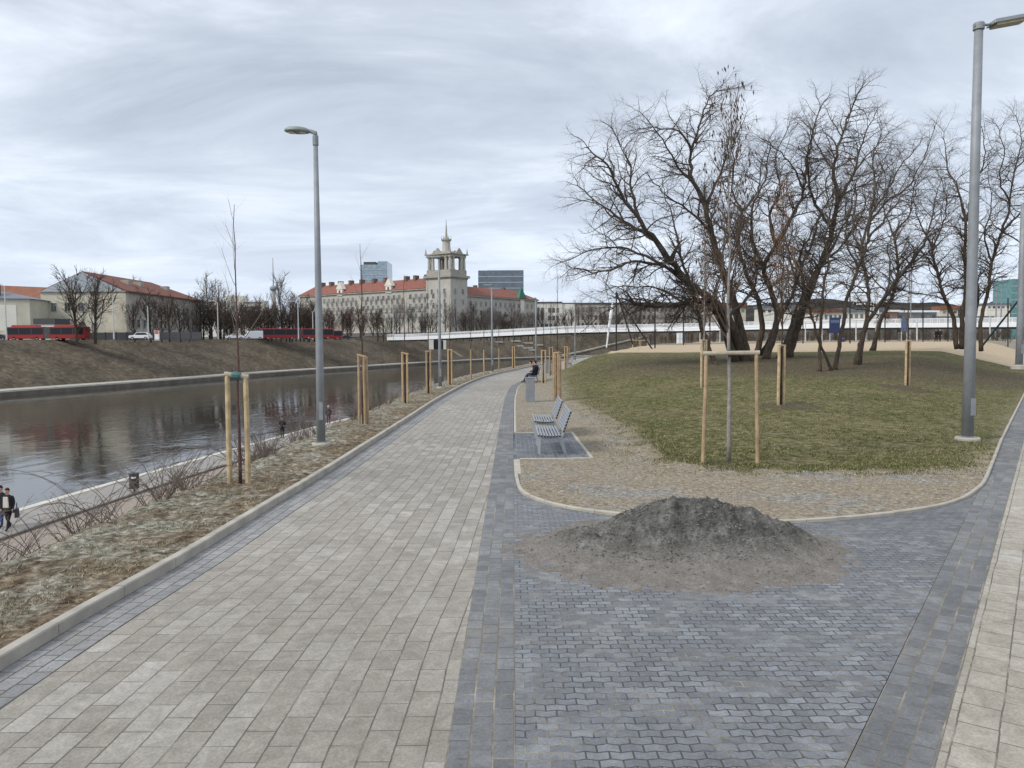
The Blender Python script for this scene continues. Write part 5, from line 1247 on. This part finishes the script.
mb = MB(); mb.tube([cc+Vector((0,0,z_)) for z_ in zz[:4]], [3.3, 3.1, 1.85, 1.75], 10); mb.build('turret', M['wstone'], t)
mb = MB(); mb.tube([cc+Vector((0,0,z_)) for z_ in (zz[3], zz[5])], [2.25, 2.35], 10); to = mb.build('turret_cornice', M['trim'], t)
mb = MB(); mb.tube([cc+Vector((0,0,zz[5])), cc+Vector((0,0,zz[5]+2.5)), cc+Vector((0,0,zz[7]))], [.75, .45, .05], 8); mb.build('spire', M['trim'], t)
for k in range(6): a = k*1.047; mb = MB(); p = cc+Vector((math.cos(a)*2.1, math.sin(a)*2.1, zz[5])); mb.tube([p, p+Vector((0,0,1.5))], [.2, .04], 6); mb.build('finial', M['trim'], to)
windows(ft, t, [3.6, 7.3, 11.2], [h1-8.2, h1-12.8, h1-17.2, h1-21.6], 1.15, 2.2); windows(ft, t, [3.0, 8.2], [h1-8.2, h1-12.8, h1-17.2, h1-21.6], 1.15, 2.2, axis='v', v=0)
for z_ in (h1-13.1, h1-17.5): part('balcony', ft, M['trim'], t, (6.0, 8.6, -1.1, 0, z_-.2, z_+.9))
# left wing
wl = Fr(ft.P(TA, 1.6, 0), ca_, cb_); HL = zt(287.8)-.3; LL = 92
part('left_wing_wall', ft, M['wstone'], t, (TA, TA+LL, 1.6, 15, -3, HL)); part('left_wing_cornice', ft, M['trim'], t, (TA, TA+LL+.4, .9, 15.5, HL, HL+.6))
rf = MB(); Q = lambda u, v, z: tuple(ft.P(u, v, z)-ft.o)
def hip(u0, u1, v0, v1, z, h, axis='u', ins=6):
    mb = MB(); 
    if axis == 'u': mb.v = [Q(u0,v0,z),Q(u1,v0,z),Q(u1,v1,z),Q(u0,v1,z),Q(u0+ (0 if ins < 0 else 0),(v0+v1)/2,z+h),Q(u1-abs(ins),(v0+v1)/2,z+h)]; mb.f = [(0,1,5,4),(1,2,5),(2,3,4,5),(3,0,4),(0,3,2,1)]
    else: mb.v = [Q(u0,v0,z),Q(u0,v1,z),Q(u1,v1,z),Q(u1,v0,z),Q((u0+u1)/2,v0,z+h),Q((u0+u1)/2,v1-abs(ins),z+h)]; mb.f = [(0,1,5,4),(1,2,5),(2,3,4,5),(3,0,4),(0,3,2,1)]
    mb.m = [0]*5; return mb
ro = hip(TA, TA+LL+.6, .7, 15.7, HL+.62, 5.2).build('left_wing_roof', M['tile'], t)
for u in (6, 13, 19, 33, 41, 50, 58, 66, 73, 80): part('chimney', ft, M['chim'], ro, (TA+u, TA+u+1.5, 6.6, 9.2, HL+3.6, HL+7.4))
us = [3.2+i*3.55 for i in range(24)]
windows(wl, t, [u for u in us if abs(u-26.5) > 2 and abs(u-60) > 2], [HL-4.2, HL-8.6, HL-13.0], 1.35, 2.3)
for u in (25.5, 60):
    part('dormer_gable', ft, M['wpale'], t, (TA+u-1.9, TA+u+1.9, 1.2, 2.6, HL-.6, HL+2.8)); mb = MB(); a = [Q(TA+u-2.5,1.0,HL+2.8), Q(TA+u+2.5,1.0,HL+2.8), Q(TA+u,1.0,HL+6.4), Q(TA+u-2.5,3.4,HL+2.8), Q(TA+u+2.5,3.4,HL+2.8), Q(TA+u,3.4,HL+6.4)]
    mb.v = a; mb.f = [(0,1,2),(3,5,4),(0,3,4,1),(1,4,5,2),(2,5,3,0)]; mb.m = [0]*5; mb.build('dormer_pediment', M['wpale'], t)
    part('dormer_window', ft, M['win'], t, (TA+u-.6, TA+u+.6, 1.15, 1.3, HL+.2, HL+2.2))
for i, u in enumerate([10.3, 31.6, 45.8, 66.9]): part('balcony', ft, M['trim'], t, (TA+u-1.2, TA+u+1.2, .6, 1.6, HL-8.8, HL-7.7))
mb = MB(); arch = [(2.0,0),(2.0,6.2)]+[(4.0-2.0*math.cos(a), 6.2+2.0*math.sin(a)) for a in [math.pi*k/10 for k in range(1, 10)]]+[(6.0,6.2),(6.0,0)]
mb.v = [Q(TA-1+u, 1.50, z) for u, z in arch]+[Q(TA-1+u, 1.62, z) for u, z in arch]; n_ = len(arch); mb.f = [tuple(range(n_)), tuple(range(2*n_-1, n_-1, -1))]+[(i, (i+1)%n_, n_+(i+1)%n_, n_+i) for i in range(n_)]; mb.m = [0]*len(mb.f); mb.build('archway', M['shade'], t)
part('string_course', ft, M['trim'], t, (TA, TA+LL, 1.38, 1.7, HL-9.9, HL-9.5))
# right wing
HRW = zt(295.2)-.2; LR = 57; v0 = TB
part('right_wing_wall', ft, M['wstone'], t, (1.5, 15, v0, v0+LR, -3, HRW)); part('right_wing_cornice', ft, M['trim'], t, (.7, 15.4, v0, v0+LR+.4, HRW, HRW+.6))
ro = hip(.5, 15.6, v0, v0+LR+.6, HRW+.62, 4.6, 'v', 12).build('right_wing_roof', M['tile'], t)
for v in (7, 16, 38): part('chimney', ft, M['chim'], ro, (8.4, 10, v0+v, v0+v+1.4, HRW+3.4, HRW+6.2))
vs = [v0+4+i*3.7 for i in range(14)]
windows(ft, t, [v for v in vs if abs(v-(v0+44)) > 1.6], [HRW-4.0, HRW-8.2, HRW-12.4], 1.35, 2.1, v=1.5, axis='v')
for v in (14, 30, 51): 
    for z_ in (8.5, 12.7): part('balcony', ft, M['shade'], t, (.4, 1.5, v0+v-1.2, v0+v+1.2, HRW-z_, HRW-z_+1.2))
part('green_dormer', ft, M['wpale'], t, (.9, 2.2, v0+42, v0+45, HRW-12, HRW+.9)); mb = MB(); mb.v = [Q(.6,v0+40.4,HRW+.9),Q(.6,v0+46.6,HRW+.9),Q(3.2,v0+46.6,HRW+.9),Q(3.2,v0+40.4,HRW+.9),Q(1.6,v0+43.5,HRW+6.6)]; mb.f = [(0,1,4),(1,2,4),(2,3,4),(3,0,4),(0,3,2,1)]; mb.m = [0]*5; mb.build('green_spire', M['green'], t)
t.location = EYE+(Vector(C0)-EYE)*KT; t.scale = (KT,)*3   # the block stands on the far side of the embankment street
# modern glass blocks
def glassblock(label, pxa, pxb, ytop, Y, mat, floors, rot=0, depth=25, step=None, split=.65, cap=None):
    xa, xb = X(pxa, Y), X(pxb, Y); f_ = Fr((xa, Y, 0), (math.cos(rot), math.sin(rot), 0), (-math.sin(rot), math.cos(rot), 0)); w = (xb-xa); h = Z(pxa, ytop, Y)
    t = root('office_tower', f_, label, 'building'); hs = h if not step else h-step
    part('main_block', f_, M[mat], t, (0, w*split, 0, depth, 0, hs)); part('tall_block', f_, M[mat], t, (w*split+.02, w, -.8, depth, 0, h))
    for i in range(floors):
        z_ = hs*(.45+.54*i/floors); part('storey_band', f_, M['band'], t, (-.1, w*split-.3, -.15, .1, z_, z_+.55)); part('storey_band', f_, M['band'], t, (w*split, w+.1, -.95, -.7, z_, z_+.5))
    if cap: part('roof_plant', f_, M[cap], t, (w*.1, w*.55, 3, depth-3, hs, hs+2.5))
    return t
glassblock('pale blue glass office tower rising behind the left wing of the long building', 362, 389, 261.5, 620, 'gblue', 9, step=2.5, cap='shade')
glassblock('wide dark glass office block rising behind the right wing of the long building', 479, 524, 270.5, 560, 'gdark', 7, cap=None, split=.2)
# cream office building right of the long one
Yb = 430; f2 = Fr((X(535, Yb), Yb, 4), (1, 0, 0), (0, 1, 0)); hh = Z(550, 303, Yb)-4; w1 = X(562.5, Yb)-X(535, Yb); w2 = X(628, Yb+10)-X(562.5, Yb)
t = root('office_building', f2, 'low flat cream office building with rows of dark windows behind the white bridge', 'building')
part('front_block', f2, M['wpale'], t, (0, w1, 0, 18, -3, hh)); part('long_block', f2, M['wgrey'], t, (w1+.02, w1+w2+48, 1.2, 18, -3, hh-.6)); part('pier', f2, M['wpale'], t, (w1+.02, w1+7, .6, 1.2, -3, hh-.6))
part('roof_edge', f2, M['shade'], t, (-.3, w1+.01, -.4, 18, hh, hh+.7)); part('roof_edge', f2, M['shade'], t, (w1+.03, w1+w2+48.3, .8, 18, hh-.6, hh+.1))
windows(f2, t, [8.2+i*2.3 for i in range(3)], [hh-5.4, hh-9.6], 1.5, 2.6, frame=False); windows(f2, t, [1.7, 4.3], [hh-9.6], 1.7, 7.0, frame=False); windows(f2, t, [1.7+i*2.4 for i in range(5)], [hh-14], 1.7, 2.6, frame=False)
windows(f2, t, [w1+9+i*2.45 for i in range(28)], [hh-5.0, hh-9.4, hh-13.6], 1.3, 2.5, v=1.2, frame=False)
t.location = EYE+(f2.o-EYE)*1.2; t.scale = (1.2,)*3
# pale flats far behind the thicket, tv tower
for px0, px1, yt, lb in [(200, 262, 300, 'row of pale blocks of flats far behind the thicket of trees'), (348, 362, 292, 'small far roof block behind the red roofs'), (296,312,290,'far pale house roof showing beside the near lamp post')][:1]:
    Yf = 520; f2 = Fr((X(px0, Yf), Yf, 3), (1, 0, 0), (0, 1, 0)); t = root('flats', f2, lb, 'building'); w = X(px1, Yf)-X(px0, Yf); hh = Z(px0, yt, Yf)-3
    part('wall', f2, M['wpale'], t, (0, w*.4, 0, 12, 0, hh), (w*.42, w*.7, 3, 12, 0, hh+3), (w*.73, w*1.05, 0, 12, 0, hh-.5)); [part('window_row', f2, M['winl'], t, q_) for i in range(5) for q_ in ((w*.02, w*.38, -.1, .1, hh-3*i-2, hh-3*i-.9), (w*.75, w*1.03, -.1, .1, hh-3*i-2.6, hh-3*i-1.5))]
Yt = 1900; t = empty('television_tower', (X(275.5, Yt), Yt, 3), 0, 'far television tower with a needle mast above the thicket of trees', 'tower')
q = lambda py: Z(275, py, Yt)-3
mb = MB(); mb.tube([(0,0,0),(0,0,q(291))], [9, 4.5], 12); mb.build('shaft', M['conc'], t); mb = MB(); mb.tube([(0,0,q(291.5)),(0,0,q(289)),(0,0,q(287.5)),(0,0,q(285.5))], [4.5, 9, 9, 4], 16); mb.build('viewing_deck', M['gblue'], t)
mb = MB(); mb.tube([(0,0,q(285.5)),(0,0,q(272)),(0,0,q(258))], [1.8, 1.3, .7], 8); mb.build('mast', M['conc'], t)

# ------------------------------------------------------------------ the white bridge
def bp(px, py, Y): p = atY(px, py, Y); return p
BR = [(387,340.3,300),(420,339.6,295),(470,337.4,285),(520,335,272),(560,333.2,262),(620,331.8,248),(697,330.8,232),(780,329,218),(850,328,207),(930,327.4,198),(1000,327,190),(1060,326.7,184)]
bpts = catmull([tuple(bp(*b)) for b in BR], 5)
t = empty('footbridge', bpts[0], 0, 'long white footbridge with a white railing crossing behind the path', 'bridge'); O = bpts[0]
def sweep(off0, off1, z0, z1):
    mb = MB(); rows = []
    for i, p in enumerate(bpts):
        d = (bpts[min(i+1, len(bpts)-1)]-bpts[max(i-1, 0)]); d.z = 0; d.normalize(); n_ = Vector((-d.y, d.x, 0))
        if n_.y < 0: n_ = -n_
        q_ = p-O; rows.append([q_+n_*off0+Vector((0,0,z0)), q_+n_*off0+Vector((0,0,z1)), q_+n_*off1+Vector((0,0,z1)), q_+n_*off1+Vector((0,0,z0))])
    mb.quadgrid(rows, 0, True); return mb
sweep(0, .3, 0, 1.25).build('edge_beam', M['white'], t); sweep(5.6, 5.9, 0, 1.25).build('edge_beam', M['white'], t); sweep(.3, 5.6, .3, 1.0).build('deck', M['conc'], t); sweep(.8, 5.0, -.45, .29).build('girder', M['shade'], t)
M['meshrail'] = simple('white_bridge_rail_mesh', (.55, .56, .57), .5, var=.1, scale=.3)
for off in (.1, 5.75):
    rb = sweep(off, off+.1, 2.2, 2.32); rb.build('handrail', M['white'], t)
    for z_ in (1.38, 1.56, 1.74, 1.92, 2.08): sweep(off+.02, off+.06, z_, z_+.08).build('rail_bar', M['meshrail'], t)
    acc = 0; pm = MB()
    for a, b_ in zip(bpts, bpts[1:]):
        L = (b_-a).length
        while acc < L:
            p = a.lerp(b_, acc/L)-O; pm.box((p.x, p.y+off, p.z+1.75), (.09, .09, 1.0)); acc += 1.6
        acc -= L
    o = pm.build('rail_post', M['white'], t); o['kind'] = 'stuff'
for px, Y in ((650, 246), (720, 231), (770, 222), (835, 212), (870, 206), (905, 203), (958, 198), (1005, 192)):
    p = atY(px, 331, Y)-O; mb = MB(); zb_ = 0-O.z; mb.tube([(p.x, p.y+2.5, zb_), (p.x, p.y+2.5, p.z-.3)], .55, 10); mb.build('pier', M['wpale'], t)
# abutment with the dark underpass on the far slope
P0 = atY(436, 343.5, 288); t = empty('bridge_abutment', P0, R(12), 'pale concrete abutment with a dark opening below the left end of the white bridge', 'abutment')
mb = MB(); mb.span((-2.6, 0, -2.2), (-.9, 3, 1.4)); mb.span((2.8, 0, -2.2), (3.8, 3, 1.2)); mb.build('wall', M['wpale'], t); mb = MB(); mb.span((-.88, .3, -2.2), (2.78, 3, 1.1)); mb.build('opening', M['black'], t)
# walls and tracks on the far slope
def path3d(name, pts, w, mat, kind='structure', lift=.0):
    pts = catmull(pts, 4); mb = MB(); rows = []
    for i, p in enumerate(pts):
        d = (pts[min(i+1, len(pts)-1)]-pts[max(i-1, 0)]); d.z = 0; d.normalize(); n_ = Vector((-d.y, d.x, 0))*w/2; z_ = Vector((0,0,lift)); rows.append([p+n_-Vector((0,0,.4)), p+n_+z_, p-n_+z_, p-n_-Vector((0,0,.4))])
    mb.quadgrid(rows); o = mb.build(name, mat); o['kind'] = kind; return o
path3d('slope_track', [tuple(onslope(*q)) for q in [(441,345),(449,349),(456,353),(462,357)] if onslope(*q)], 2.6, simple('worn_track', (.20, .17, .13), .95), lift=.15)
path3d('climbing_path', [tuple(onslope(*q)) for q in [(560,355.5),(583,351),(606,345.5),(630,340),(648,336)] if onslope(*q)], 2.4, M['kerb'], lift=.3)
# pale outcrops of stone steps on the far slope
for i, (px, py) in enumerate([(518,346),(526,343),(524,348),(497,342),(537,345),(512,341),(530,350)]):
    # stand on the slope
    p = onslope(px, py) or atY(px, py, 395); mb = MB(); mb.box((0,0,0), (6+i % 3*2, 1.0, .5)); o = mb.build('stone_step', M['wpale']); o.location = p; o.rotation_euler = (0, 0, .5)
    tag(o, 'pale stone step set in the brown far bank below the bridge', 'step', 'pale steps on the far bank')

# ------------------------------------------------------------------ sports ground: ball fence, posts, boards
M['netpost'] = simple('black_fence_post', (.015, .017, .018), .6); 
def pole(name, label, cat, px, yb, yt, Y, r, mat, group=None, lean=0, n=8, taper=.8):
    a = atY(px, yb, Y); b_ = atY(px+lean, yt, Y); mb = MB(); mb.tube([(0,0,-.3), (0,0,0), tuple((b_-a)*.5), tuple(b_-a)], [r, r, r*(1+taper)/2, r*taper], n); o = mb.build(name, M[mat]); o.location = a; return tag(o, label, cat, group)
FN = [(616.3,351.5,291.5,76),(655,351,298,80),(683.5,349,309,100),(710,348.6,309,100),(738,348.5,308,100),(803,348,300,96),(850,348.5,291,88),(885,347.5,296,96),(923,347,298,100),(948,347,298,102),(1008,346,298,104)]
t0 = atY(*[FN[0][0], FN[0][1], FN[0][3]]); t = empty('ball_fence', t0, 0, 'tall black ball-stop fence of slim posts and thin net wires behind the lawn', 'fence')
prev = None; tops = []
for px, yb, yt, Y in FN:
    a = atY(px, yb, Y)-t0; b_ = atY(px, yt, Y)-t0; mb = MB(); mb.tube([a-Vector((0,0,.3)), b_], .075, 8); mb.build('post', M['netpost'], t); tops.append((a, b_))
for (a, b_), (c, d_) in zip(tops, tops[1:]):
    mb = MB()
    for k in range(9): f_ = k/8; mb.tube([a.lerp(b_, f_), c.lerp(d_, f_)], .012, 3, cap=False)
    mb.build('net_wire', M['netpost'], t)
for (px, yb, px2, yt, Y) in ((633,344.5,617,293,78),(653.5,351,617,297,76.5),(981,347.5,1022,296,60)):
    a = atY(px, yb, Y)-t0; b_ = atY(px2, yt, Y)-t0; mb = MB(); mb.tube([a, b_], .075, 8); mb.build('brace', M['netpost'], t)
t0 = atY(606.5, 345, 120); t1 = atY(612.5, 303, 120); mb = MB(); mb.tube([(0,0,-.4), tuple((t1-t0)*.35), tuple((t1-t0)*.75), tuple(t1-t0)], [.10, .16, .26, .10], 10); o = mb.build('leaning_mast', M['white']); o.location = t0; tag(o, 'white leaning tapered mast left of the black ball-stop fence', 'mast')
P0 = atY(679.5, 344, 140); t = empty('cabinet', P0, 0, 'white cabinet beyond the sand strip between the fence posts', 'cabinet'); mb = MB(); mb.box((0,0,.95), (.95,.7,2.1)); mb.build('body', M['white'], t, bevel=.03); mb = MB(); mb.box((0,-.36,.95), (.04,.02,1.9)); mb.build('door_gap', M['shade'], t)
P0 = atY(685.5, 336.5, 139); t = empty('sign_board', (P0.x, 139, 1.8), 0, 'small dark board on a post just right of the white cabinet', 'sign'); mb = MB(); mb.box((0,0,P0.z-1.8), (.8,.06,.9)); mb.build('board', M['shade'], t); mb = MB(); mb.tube([(0,.05,0),(0,.05,P0.z-1.8)], .04, 6); mb.build('post', M['galv'], t)
M['boardblue'] = simple('dark_blue_board', (.022, .035, .10), .5, var=.2); M['boardb2'] = simple('grey_blue_board', (.10, .13, .22), .5, var=.2)
def board(label, px, y0_, y1_, w, Y, mat, zg, legs=2):
    a = atY(px, y1_, Y); b_ = atY(px, y0_, Y); t = empty('information_board', (a.x, Y, zg), 0, label, 'sign board', None); mb = MB(); hh = b_.z-a.z; mb.box((0, 0, (a.z+b_.z)/2-zg), (w, .1, hh)); bo = mb.build('board', M[mat], t, bevel=.01)
    mb = MB(); mb.box((0, -.06, (a.z+b_.z)/2-zg+hh*.25), (w*.8, .02, hh*.18)); mb.build('header_panel', M['boardb2'], bo)
    for s in ((-1, 1) if legs == 2 else (0,)): mb = MB(); mb.tube([(s*w*.4, .08, -.2), (s*w*.4, .08, a.z-zg+.3)], .05, 6); mb.build('leg', M['palepole'], t)
board('dark blue information board on two pale legs behind the thin crossing stems', 834.5, 317.5, 333, 1.55, 112, 'boardblue', 1.9)
board('smaller grey-blue board behind the yellow stakes left of the thick lamp pole', 904.5, 318.5, 331, 1.05, 118, 'boardb2', 2.0)
board('small blue litter sign low beside the dark blue board', 842.5, 337, 343.5, .62, 110, 'boardblue', 1.9, 1)
for i, (px, yb, yt, Y, r) in enumerate([(805.5,343,322,130,.10),(822,343,326,130,.10),(876,342,322,140,.16),(917,341,322,150,.16),(856,343,320,140,.12),(720,346,331,130,.1),(700,346,333,130,.1),(990,341,315,150,.14)]):
    pole('pale_post', 'short pale post standing beyond the sand strip near the bridge', 'post', px, yb, yt, Y, r, 'palepole', 'pale posts beyond the sand strip')
for i, (px, yb, yt, Y, lb) in enumerate([(999,330,277,230,'grey floodlight mast with a small flat head left of the teal tower'),(994,330,287,225,'shorter grey mast beside the floodlight mast'),(909,330,262,240,'thin tall grey mast rising behind the yellow stakes')]):
    t = tall(lb, px, yt, Y, 3, .22, None, 'galv', None); hz = atY(px, yt, Y).z-3
    if i == 0: mb = MB(); mb.box((0,0,hz), (2.6,.6,.5)); mb.build('floodlight', M['galv'], t)
# white lattice mast
def lattice(label, px, yb, yt, Y, w):
    a = atY(px, yb, Y); b_ = atY(px, yt, Y); H = b_.z-a.z; t = empty('lattice_mast', a, 0, label, 'mast', None); mb = MB()
    for sx_ in (-1, 1):
        for sy_ in (-1, 1): mb.tube([(sx_*w/2, sy_*w/2, 0), (sx_*w*.35, sy_*w*.35, H)], .14, 5)
    mb.build('leg', M['white'], t); mb = MB(); n_ = 8
    for k in range(n_):
        z0_, z1_ = H*k/n_, H*(k+1)/n_; wa = w/2*(1-.3*k/n_); wb = w/2*(1-.3*(k+1)/n_)
        for s in (-1, 1): mb.tube([(-wa*s, -wa, z0_), (wb*s, -wb, z1_)], .09, 4, cap=False); mb.tube([(wa, -wa*s, z0_), (wb, wb*s, z1_)], .09, 4, cap=False)
        mb.tube([(-wb,-wb,z1_),(wb,-wb,z1_)], .09, 4, cap=False)
    mb.build('bracing', M['white'], t); mb = MB(); mb.box((0,0,H+.3), (w*1.5, w*.6, .7)); mb.build('head', M['white'], t)
lattice('white lattice mast above the pavilion roofs, the taller of two', 874.5, 318, 276, 300, 2.2)
lattice('shorter white lattice mast above the grey pavilion roof', 859, 305, 297, 310, 3.4)
M['brownbase'] = simple('brown_grey_base', (.12, .11, .09), .9, var=.4, scale=.3)
def pavil(label, pxa, pxb, yb, yt, Y, wall, roof, rh, nwin=6, wm='win'):
    f_ = Fr((X(pxa, Y), Y, Z(pxa, yb, Y)), (1,0,0), (0,1,0)); w = X(pxb, Y)-X(pxa, Y); h = Z(pxa, yt, Y)-f_.o.z; t = root('pavilion', f_, label, 'building'); bz = Z(pxa, 327.5, Y)-f_.o.z
    part('wall', f_, M[wall], t, (0, w, 0, 14, bz, h-rh)); part('base_wall', f_, M['brownbase'], t, (0, w, .05, 14, -9, bz-.01)); part('roof', f_, M[roof], t, (-.8, w+.8, -.9, 14.5, h-rh+.01, h))
    us = [w*(k+.5)/nwin for k in range(nwin)]; windows(f_, t, us, [h-rh-3.0], w/nwin*.55, 1.9, frame=False, gm=wm); return t
M['orangewall'] = simple('faded_orange_wall', (.36, .20, .14), .9, var=.2)
pavil('low building with a dark red roof behind the crossing stems', 809, 841, 334, 309.5, 330, 'wpale', 'tileb', 1.3, 7)
pavil('white low building with a flat pale roof beyond the bridge', 842, 884, 334, 308, 345, 'wpale', 'metalroof', 1.6, 8)
pavil('low orange-walled hall with a pale green-white roof line beyond the bridge', 884, 896, 332, 310, 350, 'orangewall', 'white', .9, 2)
pavil('glass-fronted hall right of the orange-walled hall', 896.5, 935, 332, 310.5, 352, 'winl', 'white', .9, 7)
pavil('small cream house in front of the wooded hill', 940, 956, 318, 306, 620, 'wcream', 'tileo', 3, 3)
pavil('long grey-blue hall behind the bridge at the right', 905, 990, 326, 316.5, 420, 'winl', 'metalroof', 1.4, 10)
pavil('pale flats at the foot of the wooded hill on the right', 985, 1008, 314, 303, 640, 'wpale', 'metalroof', 1.5, 5)
pavil('row of brownish houses behind the trees in the middle', 650, 745, 330, 303, 560, 'wold', 'tileb', 4, 16)
pavil('pale low building left of the dark red roofed one', 760, 806, 330, 305, 520, 'wpale', 'metalroof', 2, 8)
glassblock('teal glass tower at the right edge of the photo', 1009, 1036, 279, 640, 'gteal', 5, split=.5)
# wooden low frames beyond the sand
for i, px in enumerate((636, 644, 729, 737)):
    P0 = atY(px, 347.5, 118); t = empty('wooden_frame', P0, 0, 'low wooden rail frame beyond the sand strip', 'rail', 'low wooden frames beyond the sand strip')
    for s in (-.5, .5): mb = MB(); mb.tube([(s,0,-.2),(s,0,1.15)], .06, 6); mb.build('post', M['stake'], t)
    mb = MB(); mb.tube([(-.6,0,1.1),(.6,0,1.1)], .06, 6); mb.build('rail', M['stake'], t)
# two far walkers by the sand
for px, lb in ((936, 'tiny far figure in black on the sand strip, left one of two'), (940, 'tiny far figure in black on the sand strip, right one of two')):
    q_ = atY(px, 346.2, 104); full(lb, (q_.x, q_.y, lawnz(q_.x, q_.y)), .3 if px == 936 else 2, stand_pose(.1), [M['skin'], M['blackcloth'], M['blackcloth'], M['shoe']], M['hairk'])

# ------------------------------------------------------------------ wooded hills
mt, nt, b = newmat('wooded_hill'); tc = N(nt, 'ShaderNodeTexCoord'); f = noisen(nt, tc.outputs['Object'], .03, 8, .75)
nt.links.new(rampn(nt, f, [(.3, (.022, .022, .022)), (.55, (.055, .050, .044)), (.72, (.10, .09, .075))]), b.inputs['Base Color']); b.inputs['Roughness'].default_value = 1; b.inputs['Specular IOR Level'].default_value = 0
def hill(name, prof, Y, D):
    rows = []; n_ = 160; x0, x1 = prof[0][0], prof[-1][0]
    for j in range(14):
        v = j/13; row = []
        for i in range(n_+1):
            px = x0+(x1-x0)*i/n_; hz = atY(px, clampi(prof, px), Y+D*.4).z; s = math.sin(min(1, v*1.25)*math.pi/2) if v < .8 else 1
            p = atY(px, 384, Y+D*v*1.0); k = 3+(hz-3)*s; k += (2.6*noise.fractal(Vector((p.x*.03, p.y*.03, k*.1)), .9, 2, 5)+1.3*noise.noise(Vector((p.x*.2, p.y*.2, 1))))*min(1, v*6)
            row.append((p.x, p.y, max(k, 2)))
        rows.append(row)
    mb = MB(); mb.quadgrid(rows); o = mb.build(name, mt); o['kind'] = 'structure'; return o
hill('wooded_hill', [(560,334),(640,318),(700,306),(760,300),(800,297),(815,293.5),(830,295),(850,297),(880,298),(905,298.5),(930,297.5),(950,300),(970,303),(990,302),(1010,301),(1060,300),(1200,290)], 1300, 500)
hill('wooded_hill', [(940,330),(962,312),(978,303),(992,296.5),(1010,292.5),(1030,291),(1200,280)], 760, 300)

# ------------------------------------------------------------------ sky, sun, haze
w = bpy.data.worlds.new('World'); scene.world = w; w.use_nodes = True; nt = w.node_tree; nt.nodes.clear()
out = N(nt, 'ShaderNodeOutputWorld'); sky = N(nt, 'ShaderNodeTexSky'); sky.sky_type = 'NISHITA'; sky.sun_disc = False
SE, SR = R(42), R(-120)
sky.sun_elevation = SE; sky.sun_rotation = SR; sky.air_density = 1; sky.dust_density = 1.5
b1 = N(nt, 'ShaderNodeBackground', Strength=.10); nt.links.new(sky.outputs[0], b1.inputs[0])
tc = N(nt, 'ShaderNodeTexCoord'); sp = N(nt, 'ShaderNodeSeparateXYZ'); nt.links.new(tc.outputs['Generated'], sp.inputs[0])
zz = math_(nt, 'ADD', math_(nt, 'MAXIMUM', sp.outputs[2], 0), .14)
cb2 = N(nt, 'ShaderNodeCombineXYZ'); nt.links.new(math_(nt, 'DIVIDE', sp.outputs[0], zz), cb2.inputs[0]); nt.links.new(math_(nt, 'DIVIDE', sp.outputs[1], zz), cb2.inputs[1])
mp = N(nt, 'ShaderNodeMapping'); mp.inputs['Rotation'].default_value = (0, 0, R(14)); mp.inputs['Scale'].default_value = (.75, 1.15, 1); mp.inputs['Location'].default_value = (3.1, .6, 0); nt.links.new(cb2.outputs[0], mp.inputs[0])
f1 = noisen(nt, mp.outputs[0], 1.25, 9, .60, .5); f2_ = noisen(nt, mp.outputs[0], .42, 3, .5, .3)
fm = math_(nt, 'ADD', math_(nt, 'MULTIPLY', f1, .62), math_(nt, 'MULTIPLY', f2_, .38))
cc_ = rampn(nt, fm, [(.35, (.300, .335, .395)), (.45, (.385, .425, .488)), (.53, (.505, .545, .605)), (.62, (.635, .675, .73))])
hb_ = rampn(nt, sp.outputs[2], [(.0, (.475, .545, .655)), (.08, (.455, .52, .625)), (.22, (.43, .485, .58))]); hm = rampn(nt, sp.outputs[2], [(.0, (.75, .75, .75)), (.12, (.35, .35, .35)), (.3, (0, 0, 0))])
cc_ = mixc(nt, hm, cc_, hb_)
b2 = N(nt, 'ShaderNodeBackground', Strength=1.0); nt.links.new(cc_, b2.inputs[0])
mx = N(nt, 'ShaderNodeMixShader'); mx.inputs[0].default_value = .93; nt.links.new(b1.outputs[0], mx.inputs[1]); nt.links.new(b2.outputs[0], mx.inputs[2]); nt.links.new(mx.outputs[0], out.inputs[0])
sd = bpy.data.lights.new('sun', 'SUN'); sd.energy = 1.5; sd.angle = R(16); sd.color = (1, .96, .90); so = bpy.data.objects.new('sun', sd); C.objects.link(so)
dirv = Vector((math.sin(SR)*math.cos(SE), math.cos(SR)*math.cos(SE), math.sin(SE))); so.rotation_euler = dirv.to_track_quat('Z', 'Y').to_euler(); so.location = (0, 0, 60)
vs_ = scene.view_settings; vs_.view_transform = 'Standard'; vs_.look = 'None'; vs_.exposure = .80; vs_.gamma = 1
scene.cycles.max_bounces = 5; scene.cycles.diffuse_bounces = 3; scene.cycles.glossy_bounces = 3
bpy.context.view_layer.update()
